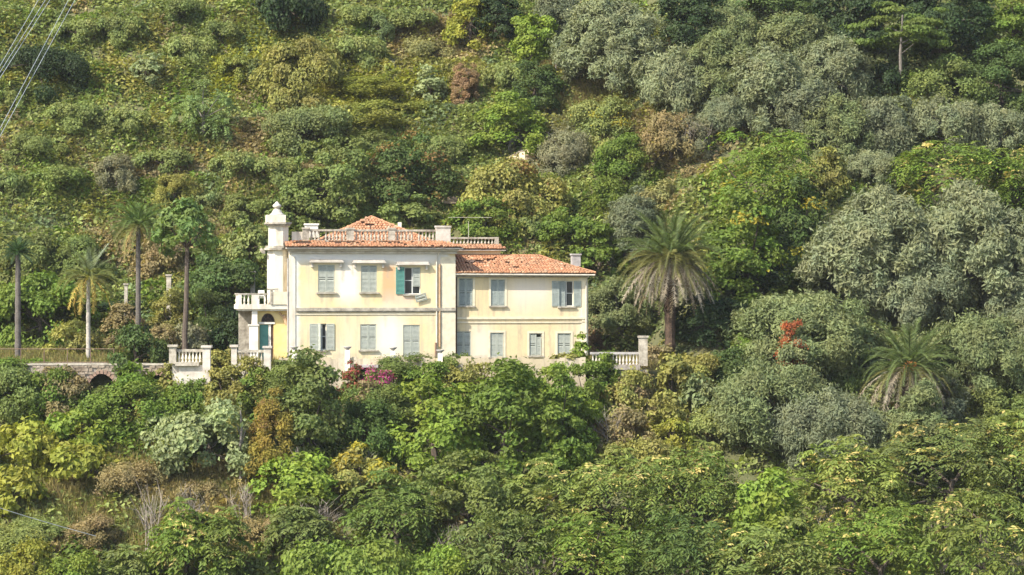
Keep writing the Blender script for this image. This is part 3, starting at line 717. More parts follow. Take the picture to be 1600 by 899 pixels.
# arcaded retaining wall on the left
def arcade():
    u = -7.2; Y = D0+u
    xa, xb = at(-60, 0, Y).x, at(266, 0, Y).x; zt = at(0, 571, Y).z; zb = -10.2
    base = Vector((xa, Y, zb)); t = top_thing("arcaded_wall", "rough stone retaining wall with low arches under the left terrace", "wall", base)
    arches = [(at(136, 0, Y).x, at(182, 0, Y).x, at(0, 583, Y).z), (at(219, 0, Y).x, at(272, 0, Y).x, at(0, 585, Y).z), (at(30, 0, Y).x, at(84, 0, Y).x, at(0, 590, Y).z)]
    def bottom(x):
        for a, b_, zc in arches:
            if a < x < b_:
                c, r_ = (a+b_)/2, (b_-a)/2
                return zc-1.25+1.25*math.sqrt(max(0, 1-((x-c)/r_)**2))-0.0
        return zb
    xs = sorted(set(np.round(np.concatenate([np.arange(xa, xb, .12), [xb]]+[[a, b_] for a, b_, _ in arches]), 4)))
    m = MB(); dep = 0.75
    for x0, x1 in zip(xs, xs[1:]):
        h = bottom((x0+x1)/2) ; q = lambda x, y, z: (x-xa, y, z-zb)
        m.quad(q(x0, 0, h), q(x1, 0, h), q(x1, 0, zt), q(x0, 0, zt)); m.quad(q(x0, 0, h), q(x0, dep, h), q(x1, dep, h), q(x1, 0, h))
        m.quad(q(x0, 0, zt), q(x1, 0, zt), q(x1, dep, zt), q(x0, dep, zt))
    for a, b_, zc in arches:
        for x in (a, b_):
            if xa < x < xb: m.quad((x-xa, 0, 0), (x-xa, dep, 0), (x-xa, dep, zc-1.25-zb), (x-xa, 0, zc-1.25-zb))
    m.build("masonry", M_STONE, t)
    s = MB(); rg = random.Random(3); z = zb+1.2
    while z < zt-.1:
        h = rg.uniform(.16, .28); x = xa+rg.uniform(0, .3)
        while x < xb-.2:
            wd = rg.uniform(.22, .5)
            if bottom(x+wd/2)+.05 < z and bottom(x) < z and bottom(x+wd) < z and rg.random() < .85:
                s.rbox((x+wd/2-xa, -.02, z+h/2-zb), (wd*.9, .1+rg.uniform(0, .08), h*.88), ry=rg.uniform(-.08, .08), jit=.025, rng=rg)
            x += wd
        z += h
    o = s.build("stones", plain("wall_stones", (0.36, 0.30, 0.23), (0.19, 0.145, 0.10), 1.2, .9, .3), t); o["kind"] = "stuff"
    s = MB()
    for a, b_, zc in arches:
        c, r_ = (a+b_)/2, (b_-a)/2
        for k in range(13):
            g = math.pi*(k+.5)/13; s.rbox((c+(r_+.08)*math.cos(g)-xa, -.03, zc-1.25+1.33*math.sin(g)-zb), (.28, .14, .2), ry=-g, jit=.02, rng=rg)
    o = s.build("voussoirs", plain("arch_bricks", (0.36, 0.24, 0.17), (0.2, 0.13, 0.1), 2, .9, .3), t); o["kind"] = "stuff"
    m = MB(); m.box(-.1, xb-xa, -.12, dep+.9, zt-zb+.002, zt-zb+.12); m.build("coping", M_OLDSTONE, t)
arcade()
# iron railing over the arcade
def railing():
    u = -6.7; Y = D0+u; pts = [at(x, 0, Y).x for x in (-40, 178)]; z0 = at(0, 568, Y).z; z1 = at(0, 545.5, Y).z
    t = top_thing("iron_railing", "thin rusty iron railing along the weedy left terrace", "railing", (pts[0], Y, z0)); Lh = pts[1]-pts[0]
    for z in (z1-z0, (z1-z0)*.08):
        m = MB(); m.tube([(0, 0, z), (Lh, 0, z)], .028, 5); m.build("rail", M_METAL, t)
    for k in range(7):
        m = MB(); m.tube([(Lh*k/6, 0, -.05), (Lh*k/6, 0, z1-z0)], .03, 5); m.build("post", M_METAL, t)
railing()

def pedestal(m, x, y, hw, z0, z1, cap=.07, ch=.12):
    m.box(x-hw, x+hw, y-hw, y+hw, z0, z1-ch); m.box(x-hw-cap, x+hw+cap, y-hw-cap, y+hw+cap, z1-ch+.002, z1)
# left balustrade bastion
def bastion():
    u = -8.6; Y = D0+u; g = lambda px: at(px, 0, Y).x; h = lambda py: at(0, py, Y).z
    x0, x1 = g(275), g(317); base = Vector((x0, Y, h(640)))
    t = top_thing("balustrade", "weathered stone balustrade between two capped piers above a pale bastion wall", "balustrade", base)
    q = lambda x: x-base.x; r_ = lambda z: z-base.z
    m = MB(); m.box(q(g(280)), q(g(327)), .05, 1.6, 0, r_(h(572))); m.box(q(g(268)), q(g(279.8)), .3, 1.6, 0, r_(h(569))); m.build("bastion_wall", M_PLASTER, t)
    m = MB(); m.box(q(g(274)), q(g(311)), -.22, .5, r_(h(571.8)), r_(h(566))); m.build("plinth_slab", M_OLDSTONE, t)
    m = MB(); pedestal(m, q(g(270)), .1, .24, r_(h(568)), r_(h(539)), .1, .15); m.build("pier", M_OLDSTONE, t)
    m = MB(); pedestal(m, q(g(323)), .0, .26, r_(h(605)), r_(h(540)), .1, .15); m.build("pier", M_PLASTER, t)
    m = MB(); m.box(q(g(275.6)), q(g(316.8)), .0, .26, r_(h(550)), r_(h(546))); m.build("rail", M_OLDSTONE, t)
    xa, xb = q(g(277)), q(g(315))
    for k in range(7):
        link("baluster", baluster_mesh(h(550)-h(566), .085, M_OLDRENDER), t, loc=(xa+(xb-xa)*(k+.5)/7, .13, r_(h(566))))
bastion()
def low_balustrade():
    u = -8.0; Y = D0+u; g = lambda px: at(px, 0, Y).x; h = lambda py: at(0, py, Y).z
    base = Vector((g(366), Y, h(600))); t = top_thing("balustrade", "half-overgrown balustrade between two slim piers in front of the porch", "balustrade", base)
    q = lambda x: x-base.x; r_ = lambda z: z-base.z
    m = MB(); pedestal(m, 0, 0, .19, 0, r_(h(539)), .1, .16); m.build("pier", M_PLASTER, t)
    m = MB(); pedestal(m, q(g(418)), 0, .24, 0, r_(h(541)), .08, .14); m.build("pier", M_PLASTER, t)
    m = MB(); m.box(.192, q(g(418))-.25, -.12, .12, r_(h(551)), r_(h(547))); m.build("rail", M_OLDSTONE, t)
    m = MB(); m.box(.192, q(g(418))-.25, -.14, .14, 0, r_(h(569))); m.build("base_wall", M_PLASTER, t)
    for k in range(8):
        if k in (2, 6): continue
        link("baluster", baluster_mesh(h(551)-h(569), .08, M_OLDSTONE), t, loc=(.3+(q(g(418))-.6)*(k+.5)/8, 0, r_(h(569))))
low_balustrade()
def right_balustrade():
    u = -6.5; Y = D0+u; g = lambda px: at(px, 0, Y).x; h = lambda py: at(0, py, Y).z
    base = Vector((g(948), Y, h(625))); t = top_thing("balustrade", "short grey balustrade ending in a tall pale pier right of the villa", "balustrade", base)
    q = lambda x: x-base.x; r_ = lambda z: z-base.z
    m = MB(); m.box(q(g(925)), q(g(946)), .02, .9, 0, r_(h(578))); m.box(q(g(963)), q(g(1012)), .0, .9, 0, r_(h(578))); m.build("base_wall", M_STONE, t)
    m = MB(); m.box(q(g(922)), q(g(1000)), -.2, 1.0, r_(h(578))+.002, r_(h(570))); m.build("plinth_slab", M_STONE, t)
    m = MB(); pedestal(m, q(g(1005)), .2, .30, r_(h(572)), r_(h(525)), .06, .14); m.build("pier", M_OLDSTONE, t)
    m = MB(); m.box(q(g(922)), q(g(998)), .08, .32, r_(h(554)), r_(h(550.5))); m.build("rail", M_CONC, t)
    for k in range(14):
        x = q(g(924))+(q(g(998))-q(g(924)))*(k+.5)/14
        link("baluster", baluster_mesh(h(554)-h(570), .075, M_PLASTER), t, loc=(x, .2, r_(h(570))))
right_balustrade()
# low parapet in front of the villa, with bowls on pedestals
def parapet():
    u = -6.6; Y = D0+u; g = lambda px: at(px, 0, Y).x; h = lambda py: at(0, py, Y).z
    base = Vector((g(440), Y, h(615))); t = top_thing("terrace_parapet", "peeling white parapet wall of the terrace before the villa", "wall", base)
    q = lambda x: x-base.x; r_ = lambda z: z-base.z
    m = MB(); rg = random.Random(9)
    xs = np.linspace(q(g(436)), q(g(915)), 60)
    for x0, x1 in zip(xs, xs[1:]):
        m.box(x0, x1, 0, .3, 0, r_(h(559))+rg.uniform(-.12, .1))
    m.build("parapet_wall", wall_mat("peeling_render", (0.46, 0.38, 0.25), (0.56, 0.50, 0.40), (0.20, 0.165, 0.12)), t)
    m = MB(); m.box(q(g(549)), q(g(592)), -1.1, -.002, r_(h(574)), r_(h(570))); m.build("canopy_slab", M_CONC, t)
    m = MB(); m.box(q(g(551)), q(g(590)), -.06, -.003, r_(h(598)), r_(h(574))-.003); m.build("opening_shade_panel", M_DARK, t)  # dark panel on the wall face, painting the shade under the slab
    group = "stone bowls on pedestals along the terrace parapet"
    lab = {460: "stone bowl on pedestal nearest the villa's left corner", 543: "stone bowl on pedestal between the two left ground-floor windows",
           614: "stone bowl on pedestal just left of the tall shuttered ground-floor door", 688: "stone bowl on pedestal by the villa's drainpipe"}
    for px, py in ((460, 541), (543, 541), (614, 542), (688, 546)):
        zt = h(py); zb = h(564); b0 = Vector((g(px), Y-.05, zb)); e = empty("urn_planter", b0); tag(e, lab[px], "planter", group)
        m = MB(); m.box(-.17, .17, -.17, .17, -.7, zt-zb-.28); m.build("pedestal", M_WHITE, e)
        m = MB(); m.smooth = True; m.lathe([(.12, 0), (.09, .05), (.2, .12), (.29, .22), (.27, .25), (.2, .22)], (0, 0, zt-zb-.278), 12); m.build("bowl", M_CONC, e)
parapet()
# pergola posts on the terrace behind the left garden
for px, pyt, pyb, hw, lab in ((264, 429, 459, 3.6, "pale square pergola post left of the ball-headed tree's trunk"), (328, 425, 456, 3.0, "pale square pergola post between the ball-headed tree and the villa"),
                         (395, 424, 462, 3.4, "pale square pergola post directly behind the balcony"), (197, 443, 474, 2.6, "short pale pergola post stub between the two tall left palms")):
    Y = 214.5; p = at(px, pyb, Y); zt = at(px, pyt, Y).z; zb = gz(p.x, Y)-.2; e = empty("pergola_post", (p.x, Y, zb)); tag(e, lab, "post", "pergola posts on the left terrace")
    m = MB(); s_ = hw/F*Y; m.box(-s_, s_, -s_, s_, 0, zt-zb-.12); m.build("shaft", M_OLDSTONE, e)
    m = MB(); m.box(-s_-.07, s_+.07, -s_-.07, s_+.07, zt-zb-.118, zt-zb); m.build("capital", M_OLDSTONE, e)
# stakes at the edge of the dry grass, upper middle
for i, (px, pyt, pyb, lab) in enumerate(((868, 96, 116, "leftmost pale stake below the silvery olives"), (900, 95, 114, "pale stake on the dry grass hump, left of its pair"), (918, 97, 120, "taller pale stake on the dry grass hump"),
                              (950, 125, 139, "pale stake below the hump, next to a shorter one"), (962, 132, 141, "shortest pale stake, rightmost of the row"), (432, 205, 222, "grey stake left of two on the slope above the villa"), (491, 203, 226, "leaning grey stake on the slope above the villa"))):
    p = foot(px, pyb+3); h = (pyb+3-pyt)/F*p.y; rg = random.Random(i)
    m = MB(); m.tube([(0, 0, -.3), (rg.uniform(-.05, .05), 0, h*.6), (rg.uniform(-.15, .15), 0, h)], [.075, .065, .05], 6)
    tag(m.build("stake", M_GREYBARK, None, p), lab, "stake", "stakes on the slope")
# pale rock on the slope above the roof, grey rock by the palm
def rock(px, py, w_, h_, mat, lab, seed):
    p = foot(px, py); rg = np.random.default_rng(seed); m = MB(); sx, sz = w_/F*p.y/2, h_/F*p.y
    prof = []
    nlat, nlon = 7, 12; vs_ = []; fs = []
    for i in range(nlat):
        th = math.pi*.52*i/(nlat-1)
        for k in range(nlon):
            a = 2*math.pi*k/nlon; q = rg.uniform(.62, 1.2); vs_.append((sx*q*math.sin(th)*math.cos(a), sx*.8*q*math.sin(th)*math.sin(a), sz*rg.uniform(.85, 1.05)*math.cos(th)))
    for i in range(nlat-1):
        for k in range(nlon): fs.append((i*nlon+k, (i+1)*nlon+k, (i+1)*nlon+(k+1) % nlon, i*nlon+(k+1) % nlon))
    m.add(vs_, fs); tag(m.build("rock", mat, None, p), lab, "rock")
rock(820, 252, 44, 17, plain("sandy_rock", (0.58, 0.47, 0.32), (0.40, 0.30, 0.19), 1.5, .9, .4), "bare sandy rock showing on the slope above the villa's roof", 1)
rock(700, 318, 40, 12, plain("earth_bank", (0.40, 0.30, 0.2), (0.3, 0.22, 0.14), 1.5, .9, .4), "bare earth bank on the slope behind the round green bush", 3)
# overhead cables in the upper left corner
cab = ((103, 60, "upper"), (113, 71, "second"), (122, 78, "third"), (201, 107, "fourth"), (213, 117, "lowest"))
names_ = {"upper": "pale overhead cable closest to the photo's upper left corner", "second": "second pale overhead cable from the upper left corner", "third": "third pale overhead cable, last of the upper bundle",
          "fourth": "upper cable of the lower pair crossing the upper left corner", "lowest": "lowest pale overhead cable crossing the upper left corner"}
for y0_, xt, nm in cab:
    d = Vector((xt, -y0_)); p = lambda s: Vector((0, y0_)) + d*s
    A, B = p(-2.2), p(1.9); P0 = at(A.x, A.y, 95); P1 = at(B.x, B.y, 175)
    pts = [P0.lerp(P1, k/24) for k in range(25)]
    m = MB(); m.tube(pts, [0.013]*25, 5); tag(m.build("overhead_cable", M_CABLE), names_[nm], "cable", "overhead cables in the upper left")
pa_, pb_ = at(-120, 752, 168), at(150, 838, 172)
m = MB(); m.tube([pa_.lerp(pb_, k/10) - Vector((0, 0, .5*math.sin(math.pi*k/10)*.3)) for k in range(11)], .018, 5)
tag(m.build("loose_cable", M_CABLE), "pale cable slanting across the weeds at the lower left edge", "cable")

# ------------------------------------------------------------------ vegetation
def unit(a): return a/np.maximum(np.linalg.norm(a, axis=-1, keepdims=True), 1e-9)
def leaf_cards(P, Nn, T, Ln, Wd, fold=0.12):
    """folded rhombic leaves: centre P, normal Nn, long axis T"""
    n = len(P); Ln = np.broadcast_to(np.asarray(Ln, float).reshape(-1, 1), (n, 1)); Wd = np.broadcast_to(np.asarray(Wd, float).reshape(-1, 1), (n, 1))
    T = unit(T - Nn*np.sum(T*Nn, -1, keepdims=True)); B = np.cross(Nn, T)
    v = np.stack([P-T*Ln/2, P+B*Wd/2+Nn*Wd*fold+T*Ln*.05, P+T*Ln/2-Nn*Ln*.08, P-B*Wd/2+Nn*Wd*fold+T*Ln*.05], 1).reshape(-1, 3)
    i = np.arange(n)[:, None]*4
    f = np.stack([i+np.array([0, 1, 2]), i+np.array([0, 2, 3])], 1).reshape(-1, 3)
    return v, f

def rand_dirs(g, n):
    return unit(g.normal(size=(n, 3)))

# leaf length, width, clump radius per crown width, clump flatness, crown bottom (share of height), leaf cover, orientation, dome power
KINDS_ = {
 'olive':   dict(L=.24, W=.075, cr=.115, crmin=.36, flat=.95, cb=.08, cov=1.15, cover=1.75, tan='out', soft=True, ext=.10),
 'broad':   dict(L=.32, W=.22, cr=.15, crmin=.36, flat=.70, cb=.04, cov=1.0, cover=1.5, tan='rand', soft=False, ext=.22),
 'bush':    dict(L=.24, W=.15, cr=.17, crmin=.32, flat=.8, cb=.0, cov=1.0, cover=1.5, tan='rand', soft=False, ext=.30),
 'fine':    dict(L=.22, W=.09, cr=.14, crmin=.30, flat=.9, cb=.0, cov=1.2, cover=1.5, tan='out', soft=True, ext=.28),
 'big':     dict(L=.42, W=.26, cr=.16, crmin=.40, flat=.75, cb=.03, cov=.85, cover=1.4, tan='out', soft=False, ext=.22),
 'pinnate': dict(L=.38, W=.15, cr=.13, crmin=.66, flat=.6, cb=.06, cov=1.0, cover=1.35, tan='pin', soft=False, ext=.16),
 'layer':   dict(L=.36, W=.17, cr=.13, crmin=.55, flat=.28, cb=.28, cov=1.4, cover=.8, tan='rand', soft=False, ext=0),
}

def make_crown(kind, W, H, seed, accent=0.0, bare=0.0):
    k = KINDS_[kind]; g = np.random.default_rng(seed)
    cb = k['cb']*H; ch = H-cb; rx = W/2
    cr = max(k['crmin'], k['cr']*W)
    if W > 6: cr = max(k['crmin'], k['cr']*W*(6/W)**.35)
    area = math.pi*(rx*rx + 2*rx*ch*.62)
    nc = int(max(7, k['cover']*area/(math.pi*cr*cr)))
    # clump centres on a lumpy dome, some deeper inside
    d = rand_dirs(g, nc*3); d = d[d[:, 2] > (-.55 if k['ext'] else -.2)][:nc]
    if kind == 'layer': d[:, 2] = np.where(g.random(len(d)) < .7, d[:, 2], g.uniform(-.1, .9, len(d)))
    q1, q2, q3 = g.uniform(0, 6.28, 3); az = np.arctan2(d[:, 1], d[:, 0])
    lump = 1 + .17*np.sin(2*az+q1)*np.sin(d[:, 2]*3+q2) + .13*np.sin(3*az+q3+d[:, 2]*2.5) + g.uniform(-.10, .10, len(d))
    lump = np.minimum(lump, 1.16)
    rad = np.where(g.random(len(d)) < .80, g.uniform(.82, 1.0, len(d)), g.uniform(.4, .8, len(d)))*lump
    cz = cb + ch*(.38 if k['cb'] > .05 else .25); up = H-cz-cr*k['flat']*.6; dn = cz-cb+k['ext']*W
    C = np.stack([d[:, 0]*(rx-cr*.6)*rad, d[:, 1]*(rx-cr*.6)*rad, cz+np.where(d[:, 2] > 0, d[:, 2]*up, d[:, 2]*dn*1.5)*rad], -1)
    if bare:
        keep = g.random(len(C)) > bare; C, d = C[keep], d[keep]
    crs = cr*g.uniform(.65, 1.25, len(C))
    big = 1.0 if kind == 'olive' else max(1.0, (W/7)**.35)
    Lf, Wf = k['L']*big, k['W']*big
    if k['tan'] == 'pin':
        nf, nl = 9, 9; P = []; Nn = []; T = []; CI = []
        for i in range(len(C)):
            out = unit(d[i]+np.array([0, 0, .5]))
            a = unit(np.cross(out, [0.3, .9, .1])); b_ = np.cross(out, a)
            for j in range(nf):
                ph = 2*math.pi*j/nf+g.uniform(-.3, .3); el = g.uniform(-.15, .75)
                dr = (a*math.cos(ph)+b_*math.sin(ph))*math.cos(el)+out*math.sin(el)
                fl = crs[i]*g.uniform(1.2, 1.75); s = (np.arange(nl)//2*2+1.6)/(nl+1.2); s = np.clip(s, .2, 1)
                p = C[i]+np.outer(s*fl, dr)+np.outer(-(s**2)*fl*.42, [0, 0, 1])
                tang = unit(dr-np.outer(s*.84, [0, 0, 1])); side = unit(np.cross(tang, [0, 0, 1.0])+1e-4); sg = np.where(np.arange(nl) % 2 == 0, 1, -1)[:, None]
                t = unit(side*sg*.85+tang*.6-np.array([0, 0, .25])); nn = unit(np.cross(t, tang)*sg*-1); nn[nn[:, 2] < 0] *= -1
                P.append(p+t*Lf*.4); T.append(t); Nn.append(unit(nn+g.normal(size=nn.shape)*.18)); CI += [i]*nl
        P = np.concatenate(P); Nn = np.concatenate(Nn); T = np.concatenate(T); CI = np.array(CI); SN = unit(unit(P-C[CI])*.5+d[CI]*.5+np.array([0, 0, .35])+Nn*.5)
    else:
        cl = k['cov']*2.4*math.pi/(Lf*Wf*.5)
        cnt = np.maximum(8, (cl*crs*crs*(.55+.45*k['flat'])).astype(int))
        tot = cnt.sum(); lim = (30000 if W > 7 else 17000) if kind == 'olive' else 14000
        if tot > lim: sc = math.sqrt(tot/lim); Lf *= sc; Wf *= sc; cnt = np.maximum(6, (cnt/sc/sc).astype(int))
        CI = np.repeat(np.arange(len(C)), cnt); n = len(CI)
        od = unit(d*np.array([1, 1, .8])+np.array([0, 0, .45]))[CI]
        e = rand_dirs(g, n); flip = np.sum(e*od, -1) < -.25; e[flip] *= -1
        rr = g.uniform(.35, 1.0, n)**.6*np.where(g.random(n) < (.28 if k['soft'] else .15), g.uniform(1.1, 1.65, n), 1.0)
        P = C[CI]+e*(crs[CI]*rr)[:, None]*np.array([1, 1, k['flat']])
        Nn = unit(e*.75+od*.25+np.array([0, 0, .2])+g.normal(size=(n, 3))*.42)
        if k['tan'] == 'out': T = unit(e*.8+od*.5+g.normal(size=(n, 3))*.6)
        else: T = unit(g.normal(size=(n, 3))-np.array([0, 0, .5]))
        if k['tan'] == 'out' and k['soft']: Nn = unit(od*.45+e*.6+g.normal(size=(n, 3))*.5)
    if k['tan'] != 'pin': SN = unit(e*.95+od*.3+Nn*.35)
    n = len(P); back = np.sum(Nn*SN, -1) < 0; Nn[back] *= -1
    v, f = leaf_cards(P, Nn, T, Lf*g.uniform(.65, 1.3, n), Wf*g.uniform(.7, 1.25, n))
    crand = g.random(len(C)); var = np.stack([g.random(n)*.7+crand[CI]*.3, crand[CI], np.zeros(n), np.ones(n)], -1)
    mi = np.zeros(n, int)
    if accent:
        ca = g.random(len(C)) < accent*(0.9 if kind == 'pinnate' else .8)
        hit = ca[CI] & (g.random(n) < .55) & (np.sum((P-C[CI])*np.array([0, 0, 1.0]), -1) > -.1*cr) | (g.random(n) < accent*.06)
        mi[hit] = 1
    return v, f, np.repeat(var, 4, 0), np.repeat(mi, 2), C, np.repeat(SN, 4, 0)

def make_trunk(kind, W, H, seed, C, mat, spread=1.0, nl=7):
    g = random.Random(seed); m = MB(); r0 = max(.05, min(.45, H*.022+W*.012)) if kind != 'layer' else .15; k = KINDS_[kind]; cb = max(.12, k['cb'])*H
    top = Vector((g.uniform(-.1, .1)*W*.4, g.uniform(-.1, .1)*W*.4, H*.86 if kind in ('layer',) else cb+.35*(H-cb)))
    mid = Vector((top.x*.4+g.uniform(-.05, .05)*W, top.y*.4, top.z*.5))
    m.tube([(0, 0, -.4), (mid.x*.3, mid.y*.3, top.z*.22), mid, top], [r0*1.25, r0, r0*.8, r0*.45], 7)
    idx = sorted(range(len(C)), key=lambda i: g.random())[:nl]
    for i in idx:
        e = Vector(C[i]); s = mid.lerp(top, g.uniform(.0, .9))
        if kind == 'layer': s = Vector((top.x*e.z/H, top.y*e.z/H, max(cb*.7, e.z-.3*math.hypot(e.x, e.y)))); r0 = .16
        q = s.lerp(e, .5)+Vector((g.uniform(-.1, .1), g.uniform(-.1, .1), .06))*W*.25
        lr = r0*(.22 if kind == 'layer' else .42); m.tube([s, q, e], [lr, lr*.62, lr*.24], 5)
    return m.mesh("trunk", [mat])

PROTO = {}
def proto(kind, W, H, accent, accmat, variant, bark, bare):
    wb = round(math.log(max(W, .5))/math.log(1.3)); ab = round(H/W/.3)
    key = (kind, wb, ab, accmat.name if accent else '', round(accent, 2), variant, bark.name, bare)
    if key not in PROTO:
        w = 1.3**wb; h = max(.3, ab*.3)*w; seed = (wb*131+ab*17+variant*7+len(kind)*1009) & 0xffff
        v, f, var, mi, C, sn = make_crown(kind, w, h, seed, accent, bare)
        leafm = M_SOFT if KINDS_[kind]['soft'] else M_LEAF
        cm = np_mesh("crown", v, f, [leafm, accmat], mi, var, normals=sn)
        PROTO[key] = (cm, make_trunk(kind, w, h, seed, C, bark), w, h)
    return PROTO[key]

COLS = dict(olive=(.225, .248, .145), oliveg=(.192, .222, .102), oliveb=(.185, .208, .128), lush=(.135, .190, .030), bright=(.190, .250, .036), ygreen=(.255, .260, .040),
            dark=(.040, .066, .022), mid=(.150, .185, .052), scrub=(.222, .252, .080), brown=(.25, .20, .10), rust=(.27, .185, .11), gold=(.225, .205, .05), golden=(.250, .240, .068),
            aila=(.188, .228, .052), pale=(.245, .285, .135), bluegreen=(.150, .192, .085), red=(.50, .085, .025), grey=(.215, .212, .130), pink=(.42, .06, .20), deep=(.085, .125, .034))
CATS = dict(olive='tree', broad='tree', bush='bush', fine='bush', big='bush', pinnate='tree', layer='tree')
vrng = random.Random(42)
def plant(kind, px, pyb, pyt, wpx, col, label, name=None, cat=None, accent=0.0, accmat=None, group=None, bark=None, bare=0.0, push=0.0, P=None):
    """px, pyb: where it stands (photo pixels on the hillside); pyt: its top; wpx: its width"""
    p = foot(px, pyb)
    if P: Y = D0+float(P); X_ = (px-CX)/F*Y; p = Vector((X_, Y, gz(X_, Y)))
    if push:
        Y = p.y+push; p = Vector(((px-CX)/F*Y, Y, gz((px-CX)/F*Y, Y)))
    H = max(.5, (CY-pyt)/F*p.y-p.z); W = wpx/F*p.y
    acc = accmat or M_YELLOW
    vi = 0 if kind != 'olive' or wpx > 190 else (1 if vrng.random() < .5 else 0)
    cm, tm, w, h = proto(kind, W, H, accent, acc, vi, bark or (M_GREYBARK if kind in ('olive', 'layer') else M_BARK), bare)
    small = CATS[kind] == 'bush'
    nm = name or ('shrub' if small else {'olive': 'olive_tree', 'broad': 'leafy_tree', 'pinnate': 'feathery_tree', 'layer': 'tiered_tree'}[kind])
    e = empty(nm, p, vrng.uniform(0, 6.28)); tag(e, label, cat or CATS[kind], group)
    c = COLS[col] if isinstance(col, str) else col
    j = vrng.uniform(.92, 1.08)
    cr = link("foliage" if small else "crown", cm, e); cr.color = (c[0]*j, c[1]*j, c[2]*j, 1)
    tr = link("stem" if small else "trunk", tm, e)
    for q in (cr, tr): q.scale = (W/w, W/w, H/h)
    return e

